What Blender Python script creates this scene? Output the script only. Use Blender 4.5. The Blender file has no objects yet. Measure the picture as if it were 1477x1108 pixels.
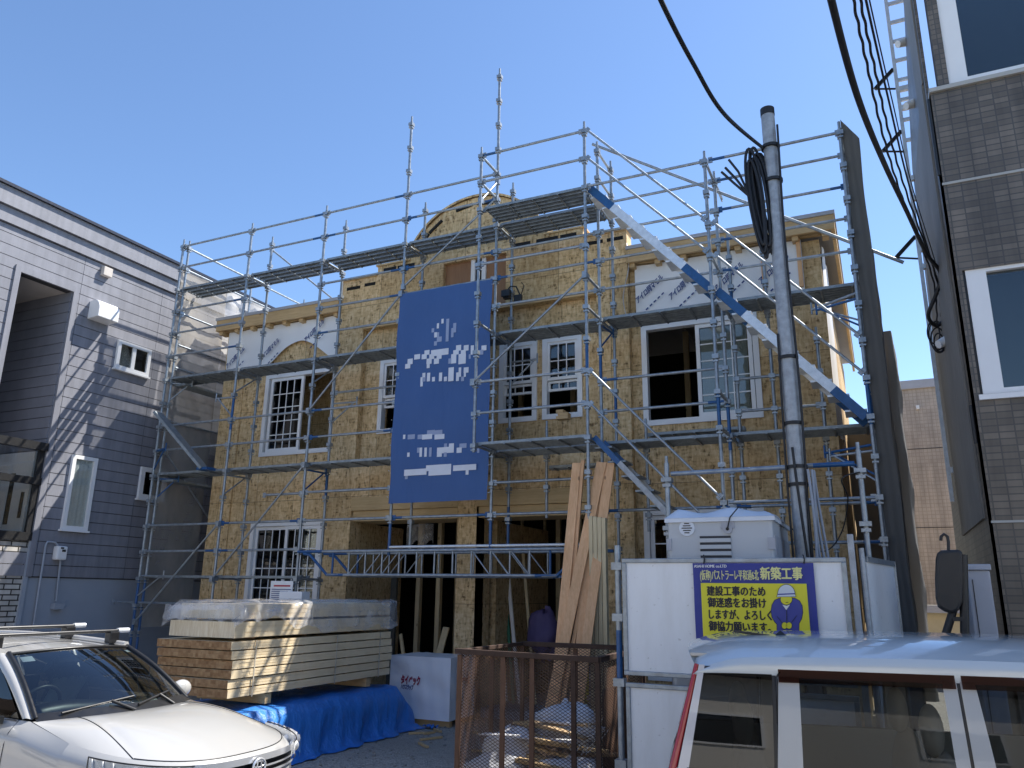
import bpy, bmesh, math, random
from mathutils import Vector, Matrix
random.seed(7)
rad = math.radians
S = bpy.context.scene
COL = S.collection

# ------------------------------------------------------------------ camera
CAM_F, CAM_W, CAM_H = 1122.26, 1477.0, 1108.0           # focal length in photo pixels
PIT, ROL, YAW = rad(15.048), rad(0.799), rad(25.155)
EYE = Vector((0, 0, 1.9))
fw = Vector((-math.sin(YAW)*math.cos(PIT), math.cos(YAW)*math.cos(PIT), math.sin(PIT)))
_r = Vector((math.cos(YAW), math.sin(YAW), 0)); _u = _r.cross(fw)
RT = math.cos(ROL)*_r + math.sin(ROL)*_u
UP = math.cos(ROL)*_u - math.sin(ROL)*_r
cam = bpy.data.cameras.new("camera"); cam.sensor_width = 36; cam.lens = 36*CAM_F/CAM_W
cam.clip_start = .05; cam.clip_end = 2000
co = bpy.data.objects.new("camera", cam); COL.objects.link(co)
M4 = Matrix((RT, UP, -fw)).transposed().to_4x4(); M4.translation = EYE
co.matrix_world = M4
S.camera = co

# ------------------------------------------------------------------ sky, sun, exposure
SUN = Vector((.9, 1.0, 1.88)).normalized()               # towards the sun: behind the house, to the right
world = bpy.data.worlds.new("World"); S.world = world; world.use_nodes = True
wn = world.node_tree.nodes; wl = world.node_tree.links
sky = wn.new('ShaderNodeTexSky'); sky.sky_type = 'NISHITA'; sky.sun_disc = False
sky.sun_elevation = math.asin(SUN.z); sky.sun_rotation = math.atan2(SUN.x, SUN.y)
sky.altitude = 50; sky.air_density = 1.0; sky.dust_density = .25; sky.ozone_density = 3.4
hs = wn.new('ShaderNodeHueSaturation'); hs.inputs['Saturation'].default_value = 1.06; hs.inputs['Hue'].default_value = .502; wl.new(sky.outputs[0], hs.inputs['Color']); wl.new(hs.outputs[0], wn['Background'].inputs[0]); wn['Background'].inputs[1].default_value = .105
sun = bpy.data.lights.new("sun", 'SUN'); sun.energy = 4.1; sun.angle = rad(.53); sun.color = (1, .95, .87)
so = bpy.data.objects.new("sun", sun); COL.objects.link(so); so.location = (20, 20, 40)
so.rotation_euler = (-SUN).to_track_quat('-Z', 'Y').to_euler()
S.view_settings.view_transform = 'Standard'; S.view_settings.look = 'None'
S.view_settings.exposure = 1.12; S.view_settings.gamma = 1
S.render.engine = 'CYCLES'
S.cycles.max_bounces = 6; S.cycles.diffuse_bounces = 3; S.cycles.glossy_bounces = 3
S.cycles.transparent_max_bounces = 16; S.cycles.transmission_bounces = 4
S.cycles.caustics_reflective = False; S.cycles.caustics_refractive = False

def at(px, py, Y):
    "the point of the plane y=Y that shows at photo pixel (px, py): for taking measurements off the photo"
    d = fw + RT*((px-738.5)/CAM_F) + UP*((554-py)/CAM_F)
    return EYE + d*(Y/d.y)
def atD(px, py, D):
    d = fw + RT*((px-738.5)/CAM_F) + UP*((554-py)/CAM_F)
    return EYE + d*D

# ------------------------------------------------------------------ materials
class N:
    "small node-tree builder"
    def __init__(s, name):
        s.m = bpy.data.materials.new(name); s.m.use_nodes = True
        s.n = s.m.node_tree.nodes; s.l = s.m.node_tree.links
        s.b = s.n['Principled BSDF']; s.out = s.n['Material Output']
        s.tc = s.n.new('ShaderNodeTexCoord')
    def put(s, sock, v):
        if v is None: return
        if isinstance(v, bpy.types.NodeSocket): s.l.new(v, sock)
        elif isinstance(v, (tuple, list)): sock.default_value = (*v, 1) if len(v) == 3 and len(sock.default_value) == 4 else v
        else: sock.default_value = v
    def P(s, **k):
        nm = {'col': 'Base Color', 'rough': 'Roughness', 'metal': 'Metallic', 'spec': 'Specular IOR Level', 'coat': 'Coat Weight',
              'coatr': 'Coat Roughness', 'trans': 'Transmission Weight', 'normal': 'Normal', 'alpha': 'Alpha', 'ior': 'IOR'}
        for a, v in k.items(): s.put(s.b.inputs[nm[a]], v)
        return s.m
    def map(s, sc=(1, 1, 1), loc=(0, 0, 0), rot=(0, 0, 0)):
        m = s.n.new('ShaderNodeMapping'); s.l.new(s.tc.outputs['Object'], m.inputs[0])
        m.inputs['Scale'].default_value = sc; m.inputs['Location'].default_value = loc; m.inputs['Rotation'].default_value = rot
        return m.outputs[0]
    def noise(s, scale=5, vec=None, det=4, rough=.55, col=False):
        t = s.n.new('ShaderNodeTexNoise'); s.l.new(vec or s.tc.outputs['Object'], t.inputs['Vector'])
        t.inputs['Scale'].default_value = scale; t.inputs['Detail'].default_value = det; t.inputs['Roughness'].default_value = rough
        return t.outputs[1 if col else 0]
    def voro(s, scale=5, vec=None, out='Color', feat='F1'):
        t = s.n.new('ShaderNodeTexVoronoi'); t.feature = feat; s.l.new(vec or s.tc.outputs['Object'], t.inputs['Vector'])
        t.inputs['Scale'].default_value = scale
        return t.outputs[out]
    def ramp(s, fac, *st):
        r = s.n.new('ShaderNodeValToRGB'); s.l.new(fac, r.inputs[0]); e = r.color_ramp.elements
        while len(e) < len(st): e.new(.5)
        for k, (p, c) in enumerate(st):
            e[k].position = p; e[k].color = (*c, 1) if isinstance(c, (tuple, list)) else (c, c, c, 1)
        return r.outputs[0]
    def mix(s, f, a, b, mode='MIX'):
        m = s.n.new('ShaderNodeMix'); m.data_type = 'RGBA'; m.blend_type = mode
        s.put(m.inputs[0], f); s.put(m.inputs[6], a); s.put(m.inputs[7], b)
        return m.outputs[2]
    def math(s, op, a, b=None, c=None):
        m = s.n.new('ShaderNodeMath'); m.operation = op; s.put(m.inputs[0], a); s.put(m.inputs[1], b)
        if c is not None: s.put(m.inputs[2], c)
        return m.outputs[0]
    def xyz(s):
        x = s.n.new('ShaderNodeSeparateXYZ'); s.l.new(s.tc.outputs['Object'], x.inputs[0]); return x.outputs
    def sep(s, c):
        x = s.n.new('ShaderNodeSeparateXYZ'); s.l.new(c, x.inputs[0]); return x.outputs
    def comb(s, x, y, z=0.):
        c = s.n.new('ShaderNodeCombineXYZ'); s.put(c.inputs[0], x); s.put(c.inputs[1], y); s.put(c.inputs[2], z); return c.outputs[0]
    def bump(s, h, strength=.3, dist=.01):
        b = s.n.new('ShaderNodeBump'); s.l.new(h, b.inputs['Height']); b.inputs['Strength'].default_value = strength; b.inputs['Distance'].default_value = dist
        return b.outputs[0]

def m_plain(name, col, rough=.5, metal=0, var=.12, scale=6, bump=0, spec=.5, coat=0):
    n = N(name); f = n.noise(scale, det=6)
    c = n.mix(f, tuple(v*(1-var) for v in col), tuple(min(1, v*(1+var)) for v in col))
    rr = n.math('MULTIPLY_ADD', n.noise(scale*3), .25, rough-.12)
    return n.P(col=c, rough=rr, metal=metal, spec=spec, coat=coat, normal=n.bump(n.noise(scale*12), bump, .004) if bump else None)

def m_osb(name, tone=1.0):
    n = N(name)
    a = n.sep(n.voro(1, n.map((38, 38, 9))))[0]
    b = n.sep(n.voro(1, n.map((11, 30, 34), rot=(0, .5, 0))))[1]
    c = n.sep(n.voro(1, n.map((26, 26, 14), rot=(0, -.7, 0))))[2]
    v = n.math('MULTIPLY_ADD', a, .4, n.math('MULTIPLY_ADD', b, .35, n.math('MULTIPLY', c, .3)))
    t = tone
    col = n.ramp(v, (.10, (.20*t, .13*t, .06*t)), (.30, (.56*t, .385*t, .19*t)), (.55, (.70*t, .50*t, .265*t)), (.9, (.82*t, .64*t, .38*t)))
    lf = n.ramp(n.noise(.9, det=5), (.3, .78), (.7, 1.08))
    col = n.mix(1., col, lf, 'MULTIPLY')
    x = n.xyz()
    w = n.n.new('ShaderNodeTexWhiteNoise'); w.noise_dimensions = '3D'
    n.l.new(n.comb(n.math('FLOOR', n.math('DIVIDE', n.math('ADD', x[0], .18), .91)), n.math('FLOOR', n.math('DIVIDE', n.math('ADD', x[2], .1), 1.82))), w.inputs[0])
    col = n.mix(1., col, n.ramp(w.outputs[0], (0, (.84, .80, .74)), (.5, (1, 1, 1)), (1, (1.08, 1.06, 1.04))), 'MULTIPLY')
    # board joints: sheets 0.91 m wide, 1.82 m high
    jx = n.math('LESS_THAN', n.math('PINGPONG', n.math('ADD', x[0], .18), .455), .005)
    jz = n.math('LESS_THAN', n.math('PINGPONG', n.math('ADD', x[2], .1), .91), .005)
    j = n.math('MAXIMUM', jx, jz)
    col = n.mix(n.math('MULTIPLY', j, .65), col, (.09, .055, .025))
    return n.P(col=col, rough=.72, spec=.3, normal=n.bump(v, .25, .003))

def m_wood(name, c1, c2, axis=0, scale=1., rough=.62, knots=True, var=.18):
    n = N(name); sc = [14*scale]*3; sc[axis] = .9*scale
    g = n.noise(2.2, n.map(tuple(sc)), det=8, rough=.65)
    g2 = n.noise(9, n.map(tuple(sc)), det=3)
    v = n.math('MULTIPLY_ADD', g2, .35, n.math('MULTIPLY', g, .7))
    col = n.ramp(v, (.32, c2), (.62, c1))
    col = n.mix(1., col, n.ramp(n.noise(1.3), (.3, 1-var), (.7, 1+var*.4)), 'MULTIPLY')
    if knots:
        k = n.ramp(n.voro(3.2*scale, n.map((1, 1, 1) if axis != 2 else (1.6, 1.6, .8)), out='Distance'), (.05, 1.), (.1, 0.))
        col = n.mix(n.math('MULTIPLY', k, .7), col, (.10, .05, .02))
    return n.P(col=col, rough=rough, spec=.3, normal=n.bump(g, .12, .003))

def m_metal(name, col, rough=.42, metal=.75, spot=.25):
    n = N(name)
    f = n.noise(14, det=6); f2 = n.noise(55, det=3)
    c = n.mix(n.ramp(f, (.35, 0.), (.7, 1.)), tuple(v*(1-spot) for v in col), tuple(min(1, v*(1+spot*.6)) for v in col))
    c = n.mix(n.ramp(f2, (.62, 0.), (.72, .5)), c, tuple(v*.45 for v in col))
    return n.P(col=c, rough=n.math('MULTIPLY_ADD', f, .3, rough-.15), metal=metal)

def m_glass(name, tint=(.6, .68, .7), trans=.75, rough=.0, refl=.9, gain=1.5):
    "thin pane: part see-through, part mirror by angle"
    n = N(name); n.n.remove(n.b)
    tr = n.n.new('ShaderNodeBsdfTransparent'); tr.inputs[0].default_value = (*tint, 1)
    gl = n.n.new('ShaderNodeBsdfGlossy'); gl.inputs['Roughness'].default_value = rough; gl.inputs[0].default_value = (refl, refl, refl, 1)
    lw = n.n.new('ShaderNodeFresnel'); lw.inputs[0].default_value = 1.55
    f = n.math('MULTIPLY_ADD', lw.outputs[0], gain, .02)
    f = n.math('MINIMUM', f, 1.)
    mx = n.n.new('ShaderNodeMixShader'); n.l.new(f, mx.inputs[0]); n.l.new(tr.outputs[0], mx.inputs[1]); n.l.new(gl.outputs[0], mx.inputs[2])
    n.l.new(mx.outputs[0], n.out.inputs[0])
    return n.m

def m_sheer(name, col, opac, fold=8, rough=.8, gloss=0., scale=(1, 1, 1)):
    "thin sheet that lets some light through (nets, plastic film)"
    n = N(name)
    f = n.noise(fold, n.map(scale), det=5)
    o = n.math('MULTIPLY_ADD', n.ramp(f, (.3, 0.), (.7, 1.)), .35, opac-.17)
    n.P(col=n.mix(f, tuple(v*.75 for v in col), col), rough=rough, alpha=o, spec=.5, normal=n.bump(f, .5, .03))
    return n.m

MAT = {}
MAT['osb'] = m_osb('osb_board')
MAT['osb_shaded'] = m_osb('osb_inside_shaded', .85)  # same board toned down: indoor shade put into the colour
MAT['lvl'] = m_wood('laminated_beam', (.62, .46, .25), (.50, .34, .16), 0)
MAT['pine_x'] = m_wood('pine_along_x', (.66, .47, .25), (.52, .34, .16), 0)
MAT['pine_y'] = m_wood('pine_along_y', (.86, .72, .49), (.75, .59, .36), 1, knots=False)
MAT['pine_z'] = m_wood('pine_along_z', (.86, .52, .28), (.70, .37, .17), 2)
MAT['stud_z'] = m_wood('stud_along_z', (.72, .60, .38), (.58, .45, .26), 2)
def m_endgrain():
    n = N('end_grain'); x = n.xyz()
    bx = n.math('FLOOR', n.math('MULTIPLY', x[0], 26.)); bz = n.math('FLOOR', n.math('MULTIPLY', x[2], 26.))
    w = n.n.new('ShaderNodeTexWhiteNoise'); w.noise_dimensions = '3D'; n.l.new(n.comb(bx, bz, 0.), w.inputs[0])
    c = n.ramp(w.outputs[0], (0, (.24, .135, .06)), (.5, (.34, .20, .095)), (1, (.44, .29, .15)))
    c = n.mix(n.ramp(n.noise(30), (.4, 0.), (.7, .5)), c, (.17, .07, .02))
    return n.P(col=c, rough=.8)
MAT['endgrain'] = m_endgrain()
MAT['ply'] = m_wood('brown_plywood', (.36, .20, .11), (.28, .15, .08), 2, knots=False)
MAT['galv'] = m_metal('galvanised_pipe', (.33, .37, .41), .40, .5)
MAT['galv_lt'] = m_metal('pale_galvanised_pole', (.38, .405, .43), .5, .3, .25)
MAT['blue'] = m_plain('blue_paint_on_pipe', (.012, .085, .24), .4, 0, .35, 18, coat=.1)
MAT['deckm'] = m_metal('steel_plank', (.27, .31, .34), .5, .45)
MAT['alu'] = m_metal('aluminium', (.74, .77, .80), .38, .35, .12)
MAT['dark'] = m_plain('dark_interior', (.012, .011, .010), .9)  # near-black colour carrying the shade of unlit rooms and openings
MAT['black'] = m_plain('black_plastic', (.018, .018, .019), .45)
MAT['rubber'] = m_plain('black_cable', (.012, .012, .014), .55)
MAT['vinyl'] = m_plain('white_vinyl', (.83, .83, .83), .38, 0, .04)
MAT['wrap'] = m_plain('white_house_wrap', (.88, .88, .88), .6, 0, .03, 3, .25)
MAT['print_blue'] = m_plain('dark_blue_print', (.02, .05, .20), .6, 0, .2)
MAT['pane'] = m_glass('window_pane', (.72, .76, .76), gain=1.1)
MAT['curtain'] = m_plain('curtain', (.82, .84, .80), .9, 0, .15, 20)
def m_siding(name, col, var=.1):
    n = N(name); f = n.noise(160, det=2); g = n.noise(2.5)
    c = n.mix(f, tuple(v*.72 for v in col), tuple(v*1.25 for v in col))
    c = n.mix(1., c, n.ramp(g, (.3, .90), (.7, 1.05)), 'MULTIPLY')
    c = n.mix(1., c, n.ramp(n.noise(2, n.map((1, 5, .35)), det=6), (.35, .86), (.6, 1.02)), 'MULTIPLY')
    return n.P(col=c, rough=.55, spec=.4, normal=n.bump(n.noise(240), .2, .002))
MAT['siding'] = m_siding('grey_siding', (.25, .255, .29))
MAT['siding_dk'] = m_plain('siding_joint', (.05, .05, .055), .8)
MAT['conc'] = m_plain('grey_render', (.33, .36, .41), .85, 0, .06, 3, .15)
MAT['roofdk'] = m_plain('dark_roof_edge', (.025, .028, .045), .35)
MAT['soffit'] = m_plain('beige_soffit', (.60, .55, .50), .8)
def m_brick(name, c1, c2, mort, w, h, mw, axes=(0, 2), rough=.6, off=.5, bumpy=.4):
    n = N(name); x = n.xyz()
    t = n.n.new('ShaderNodeTexBrick'); n.l.new(n.comb(x[axes[0]], x[axes[1]]), t.inputs[0])
    t.inputs['Scale'].default_value = 1; t.inputs['Brick Width'].default_value = w; t.inputs['Row Height'].default_value = h
    t.inputs['Mortar Size'].default_value = mw; t.offset = off
    t.inputs['Mortar Smooth'].default_value = .1
    t.inputs['Color1'].default_value = (*c1, 1); t.inputs['Color2'].default_value = (*c2, 1); t.inputs['Mortar'].default_value = (*mort, 1)
    c = n.mix(1., t.outputs[0], n.ramp(n.noise(3), (.3, .85), (.7, 1.1)), 'MULTIPLY')
    c = n.mix(1., c, n.ramp(n.noise(1.6, n.map((3, 3, .25)), det=7), (.36, .72), (.6, 1.05)), 'MULTIPLY')
    return n.P(col=c, rough=rough, spec=.5, normal=n.bump(t.outputs[1], -bumpy, .006))
MAT['tile_f'] = m_brick('brown_tile_front', (.12, .10, .08), (.20, .165, .13), (.085, .077, .068), .124, .0605, .006, (0, 2), .42, off=0)
MAT['tile_s'] = m_brick('brown_tile_side', (.12, .098, .078), (.19, .155, .12), (.085, .077, .068), .124, .0605, .006, (1, 2), .42, off=0)
MAT['tile_beige'] = m_brick('beige_tile', (.46, .39, .325), (.50, .43, .36), (.38, .32, .265), .10, .10, .009, (0, 2), .6, off=0)
MAT['brickw'] = m_brick('pale_brick', (.50, .47, .43), (.62, .59, .54), (.045, .04, .035), .27, .088, .012, (1, 2), .8)
MAT['steelpaint'] = m_plain('grey_panel', (.42, .43, .47), .45)
def m_gravel():
    n = N('gravel_ground')
    v = n.voro(38, out='Color'); d = n.voro(38, out='Distance')
    big = n.noise(.7, det=6); mid = n.noise(6, det=6)
    c = n.ramp(n.sep(v)[0], (0, (.27, .245, .21)), (.5, (.46, .42, .37)), (1, (.62, .57, .51)))
    dirt = n.mix(mid, (.30, .265, .225), (.48, .43, .37))
    c = n.mix(n.ramp(big, (.42, .25), (.6, .85)), c, dirt)
    return n.P(col=c, rough=.95, spec=.2, normal=n.bump(n.math('ADD', d, n.noise(60)), .9, .02))
MAT['gravel'] = m_gravel()
def m_asphalt():
    n = N('asphalt')
    c = n.ramp(n.voro(120, out='Distance'), (0, .20), (1, .32))
    c = n.mix(1., c, n.ramp(n.noise(1.2, det=6), (.3, .8), (.7, 1.2)), 'MULTIPLY')
    return n.P(col=c, rough=.9, normal=n.bump(n.noise(150), .5, .01))
MAT['asphalt'] = m_asphalt()
MAT['net'] = m_sheer('grey_debris_net', (.15, .145, .135), 1.1, 3, .9, scale=(1, 1, .25))
MAT['netf'] = m_sheer('white_debris_net_dense', (.42, .39, .345), .60, 1.6, .9, scale=(1, 1, .5))
MAT['netw'] = m_sheer('white_debris_net', (.80, .79, .77), .55, 1.6, .9, scale=(1, 1, .5))
MAT['banner'] = None

# ------------------------------------------------------------------ mesh collecting
class MB:
    def __init__(s): s.v = []; s.f = []; s.mi = []; s.k = 0; s.sm = []; s.smooth = False
    def add(s, vs, fs):
        o = len(s.v); s.v += [Vector(p) for p in vs]
        for f in fs: s.f.append(tuple(i+o for i in f)); s.mi.append(s.k); s.sm.append(s.smooth)
        return s
    def box(s, x0, x1, y0, y1, z0, z1):
        x0, x1 = min(x0, x1), max(x0, x1); y0, y1 = min(y0, y1), max(y0, y1); z0, z1 = min(z0, z1), max(z0, z1)
        v = [(x0, y0, z0), (x1, y0, z0), (x1, y1, z0), (x0, y1, z0), (x0, y0, z1), (x1, y0, z1), (x1, y1, z1), (x0, y1, z1)]
        return s.add(v, [(0, 3, 2, 1), (4, 5, 6, 7), (0, 1, 5, 4), (1, 2, 6, 5), (2, 3, 7, 6), (3, 0, 4, 7)])
    def beam(s, p, q, w, h, up=(0, 0, 1)):
        "box from p to q, w across, h along up"
        p = Vector(p); q = Vector(q); d = (q-p).normalized(); u = Vector(up)
        if abs(d.dot(u)) > .98: u = Vector((0, 1, 0))
        sd = d.cross(u).normalized(); u = sd.cross(d).normalized()
        v = []
        for c in (p, q):
            for a, b in ((-1, -1), (1, -1), (1, 1), (-1, 1)): v.append(c+sd*a*w/2+u*b*h/2)
        return s.add(v, [(0, 1, 2, 3), (7, 6, 5, 4), (0, 4, 5, 1), (1, 5, 6, 2), (2, 6, 7, 3), (3, 7, 4, 0)])
    def tube(s, p, q, r, n=8, r2=None, caps=True):
        return s.path([p, q], r, n, r2, caps)
    def path(s, pts, r, n=8, r2=None, caps=True, closed=False):
        pts = [Vector(p) for p in pts]; m = len(pts); vs = []; prev = None
        for i, p in enumerate(pts):
            if closed: d = pts[(i+1) % m]-pts[i-1]
            else: d = (pts[min(i+1, m-1)]-pts[max(i-1, 0)])
            d.normalize()
            if prev is None:
                a = Vector((0, 0, 1)) if abs(d.z) < .9 else Vector((1, 0, 0))
                u = d.cross(a).normalized()
            else:
                u = (prev-d*prev.dot(d)).normalized()
            prev = u; w = d.cross(u)
            rr = r if r2 is None else r+(r2-r)*i/(m-1)
            for k in range(n):
                t = 2*math.pi*k/n; vs.append(p+u*math.cos(t)*rr+w*math.sin(t)*rr)
        fs = []
        for i in range(m if closed else m-1):
            j = (i+1) % m
            for k in range(n):
                k2 = (k+1) % n; fs.append((i*n+k, i*n+k2, j*n+k2, j*n+k))
        o = s.smooth; s.smooth = True; s.add(vs, fs); s.smooth = o
        if caps and not closed:
            s.add([vs[k] for k in range(n)], [tuple(reversed(range(n)))]); s.add([vs[(m-1)*n+k] for k in range(n)], [tuple(range(n))])
        return s
    def prism(s, poly, axis, a, b):
        "poly: 2-D outline in the other two axes (x,z)/(y,z)/(x,y); extruded along axis from a to b"
        def P(u, w, t): return {'y': (u, t, w), 'x': (t, u, w), 'z': (u, w, t)}[axis]
        n = len(poly); v = [P(u, w, a) for u, w in poly]+[P(u, w, b) for u, w in poly]
        return s.add(v, [tuple(range(n)), tuple(range(2*n-1, n-1, -1))]+[(i, i+n, (i+1) % n+n, (i+1) % n) for i in range(n)])
    def grid(s, pts, closed=False):
        "pts[i][j] rows of points"
        n = len(pts); m = len(pts[0]); v = [p for r in pts for p in r]; f = []
        for i in range(n-1):
            for j in range(m-1): f.append((i*m+j, i*m+j+1, (i+1)*m+j+1, (i+1)*m+j))
        return s.add(v, f)
    def ball(s, c, r, n=10, m=6, sc=(1, 1, 1)):
        c = Vector(c); rows = []
        for i in range(m+1):
            t = math.pi*i/m; rows.append([c+Vector((r*sc[0]*math.sin(t)*math.cos(2*math.pi*j/n), r*sc[1]*math.sin(t)*math.sin(2*math.pi*j/n), r*sc[2]*math.cos(t))) for j in range(n+1)])
        o = s.smooth; s.smooth = True; s.grid(rows); s.smooth = o; return s

def pieces(mb):
    "the separate pieces of a collection, one MB each"
    par = list(range(len(mb.v)))
    def find(i):
        while par[i] != i: par[i] = par[par[i]]; i = par[i]
        return i
    for f in mb.f:
        for i in f[1:]: par[find(i)] = find(f[0])
    out = {}
    for f, k, s_ in zip(mb.f, mb.mi, mb.sm): out.setdefault(find(f[0]), []).append((f, k, s_))
    res = []
    for fs in out.values():
        m = MB(); ix = {}
        for f, k, s_ in fs:
            for i in f:
                if i not in ix: ix[i] = len(m.v); m.v.append(mb.v[i])
            m.f.append(tuple(ix[i] for i in f)); m.mi.append(k); m.sm.append(s_)
        res.append(m)
    return res
def mesh_from(mb, name, mats, bevel=0, inv=None):
    me = bpy.data.meshes.new(name)
    vs = [inv @ p for p in mb.v] if inv else mb.v
    me.from_pydata([tuple(p) for p in vs], [], mb.f)
    for m in (mats if isinstance(mats, (list, tuple)) else [mats]): me.materials.append(MAT[m] if isinstance(m, str) else m)
    me.polygons.foreach_set('material_index', mb.mi); me.polygons.foreach_set('use_smooth', mb.sm)
    bm = bmesh.new(); bm.from_mesh(me)
    bmesh.ops.recalc_face_normals(bm, faces=bm.faces)
    if bevel:
        es = [e for e in bm.edges if len(e.link_faces) == 2 and e.calc_face_angle(0) > .6]
        bmesh.ops.bevel(bm, geom=es, offset=bevel, segments=2, affect='EDGES', profile=.6, clamp_overlap=True)
    bm.to_mesh(me); bm.free(); me.update()
    return me

def tag(o, label, cat, group=None):
    o['label'] = label; o['category'] = cat
    if group: o['group'] = group
    return o
def struct(name, mb, mat):
    o = bpy.data.objects.new(name, mesh_from(mb, name, mat)); COL.objects.link(o); o['kind'] = 'structure'; return o
def thing(name, label, cat, loc=(0, 0, 0), rz=0, group=None):
    o = bpy.data.objects.new(name, None); o.empty_display_size = .2; COL.objects.link(o)
    o.location = loc; o.rotation_euler = (0, 0, rz)
    return tag(o, label, cat, group)
def root_of(o):
    m = Matrix.Translation(o.location) @ o.rotation_euler.to_matrix().to_4x4()
    return root_of(o.parent) @ m if o.parent else m
def part(name, mb, mat, parent, bevel=0, local=False, label=None, split=False):
    if split:
        for q in pieces(mb): o = part(name, q, mat, parent, bevel, local, label)
        return o
    "mesh given in world coordinates (or in the thing's own when local) becomes a child of parent"
    inv = None if local else root_of(parent).inverted()
    o = bpy.data.objects.new(name, mesh_from(mb, name, mat, bevel, inv)); COL.objects.link(o); o.parent = parent
    if label: o['label'] = label
    return o
def solo(name, mb, mat, label, cat, group=None, bevel=0, base=None):
    "a thing that is a single mesh, its origin at its base"
    xs = [p.x for p in mb.v]; ys = [p.y for p in mb.v]; zs = [p.z for p in mb.v]
    b = Vector(base) if base else Vector(((min(xs)+max(xs))/2, (min(ys)+max(ys))/2, min(zs)))
    o = bpy.data.objects.new(name, mesh_from(mb, name, mat, bevel, Matrix.Translation(-b))); COL.objects.link(o); o.location = b
    return tag(o, label, cat, group)
def copy_tree(o, parent=None):
    c = o.copy(); COL.objects.link(c); c.parent = parent
    for ch in list(o.children): copy_tree(ch, c)
    return c
def text_mb(txt, size, mb, origin, ux, uy, bold=.0, sx=1., depth=.002, align='LEFT', width=None):
    "lettering turned into flat mesh faces: ux / uy are the unit directions of writing and of letter height"
    cu = bpy.data.curves.new('t', 'FONT'); cu.body = txt; cu.size = size; cu.offset = bold; cu.align_x = align
    cu.resolution_u = 3; cu.fill_mode = 'FRONT'
    ob = bpy.data.objects.new('t', cu); COL.objects.link(ob)
    dg = bpy.context.evaluated_depsgraph_get(); dg.update(); me = bpy.data.meshes.new_from_object(ob.evaluated_get(dg))
    ux = Vector(ux); uy = Vector(uy); o = Vector(origin); nz = ux.cross(uy)
    if width and len(me.vertices): sx = width/max(1e-6, max(v.co.x for v in me.vertices)-min(v.co.x for v in me.vertices))
    mb.add([o+ux*(v.co.x*sx)+uy*v.co.y+nz*depth for v in me.vertices], [tuple(p.vertices) for p in me.polygons])
    bpy.data.objects.remove(ob); bpy.data.curves.remove(cu); bpy.data.meshes.remove(me)
    return mb
def wall_y(mb, x0, x1, z0, z1, y0, y1, holes=()):
    "slab in the xz plane with rectangular holes (x0,x1,z0,z1)"
    xs = sorted({x0, x1, *[min(max(h[i], x0), x1) for h in holes for i in (0, 1)]})
    zs = sorted({z0, z1, *[min(max(h[i], z0), z1) for h in holes for i in (2, 3)]})
    for a, b in zip(xs, xs[1:]):
        run = None
        for c, d in zip(zs, zs[1:]):
            mx, mz = (a+b)/2, (c+d)/2
            if any(h[0] < mx < h[1] and h[2] < mz < h[3] for h in holes):
                if run: mb.box(a, b, y0, y1, run[0], run[1]); run = None
            else: run = (run[0], d) if run else (c, d)
        if run: mb.box(a, b, y0, y1, run[0], run[1])
    return mb
def wall_x(mb, y0, y1, z0, z1, x0, x1, holes=()):
    t = MB(); wall_y(t, y0, y1, z0, z1, x0, x1, holes)
    t.v = [Vector((p.y, p.x, p.z)) for p in t.v]; o = len(mb.v); mb.add(t.v, t.f); return mb
# ------------------------------------------------------------------ ground
g = MB(); g.box(-250, 250, -120, 300, -.4, 0); struct('ground', g, 'gravel')
g = MB(); g.box(-120, 120, -7.5, 2.2, -.2, .004); struct('road', g, 'asphalt')
g = MB(); g.box(-120, 120, 2.2, 2.36, -.1, .06); struct('kerb', g, 'conc')

# ------------------------------------------------------------------ the house under construction
HX0, HX1, HC = -12.06, -.41, -6.19
YW, YF, YB = 11.65, 11.50, 19.5                       # wing wall, front of the centre block, back
house = thing('unfinished_house', 'timber framed house clad in bare strand board behind scaffolding, arched gable in the middle', 'house', (HC, YW, 0))
W1 = (-10.92, -9.22, 4.45, 6.06); W2 = (-3.15, -1.41, 4.47, 6.06); G1 = (-10.94, -9.26, .75, 3.12); G2 = (-3.2, -1.5, .75, 3.12)
CW = [(-8.16, -7.51, 4.71, 6.07), (-7.35, -6.70, 4.71, 6.07), (-5.68, -5.03, 4.71, 6.07), (-4.87, -4.22, 4.71, 6.07)]
GA, GB = (-8.55, -6.37, 0, 3.28), (-6.01, -3.83, 0, 3.28)
w = MB()
wall_y(w, HX0, HX1, 0, 7.10, YW, YW+.14, [W1, W2, G1, G2, GA, GB]+CW)
wall_y(w, -9.10, -3.34, 0, 4.20, YF, YW-.002, [(GA[0]+.0, GA[1], 0, 3.30), (GB[0], GB[1], 0, 3.30)])
w.box(-9.10, -8.54, YF, YW-.002, 4.2, 6.71); w.box(-3.88, -3.34, YF, YW-.002, 4.2, 6.71)
wall_y(w, -9.10, -3.34, 6.71, 7.76, YF, YW-.002, [(-6.83, -5.55, 6.80, 7.76)])
w.box(-9.10, -3.34, YW-.002, YW+.12, 7.10, 7.76)
wall_y(w, -8.29, -4.10, 7.76, 7.95, YF, YW+.12, [])
ar = [(HC+1.5*math.cos(t), 7.47+1.5*math.sin(t)) for t in [rad(18.7)+i*rad(142.6)/24 for i in range(25)]]
w.prism(ar, 'y', YF, YW+.1)
w.box(HX0, HX0+.14, YW+.142, YB, 0, 7.1); w.box(HX0, HX1, YB-.14, YB, 0, 7.1)
wall_x(w, YW+.142, YB-.142, 0, 7.1, HX1-.14, HX1, [])
part('wall', w, 'osb', house)
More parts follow.
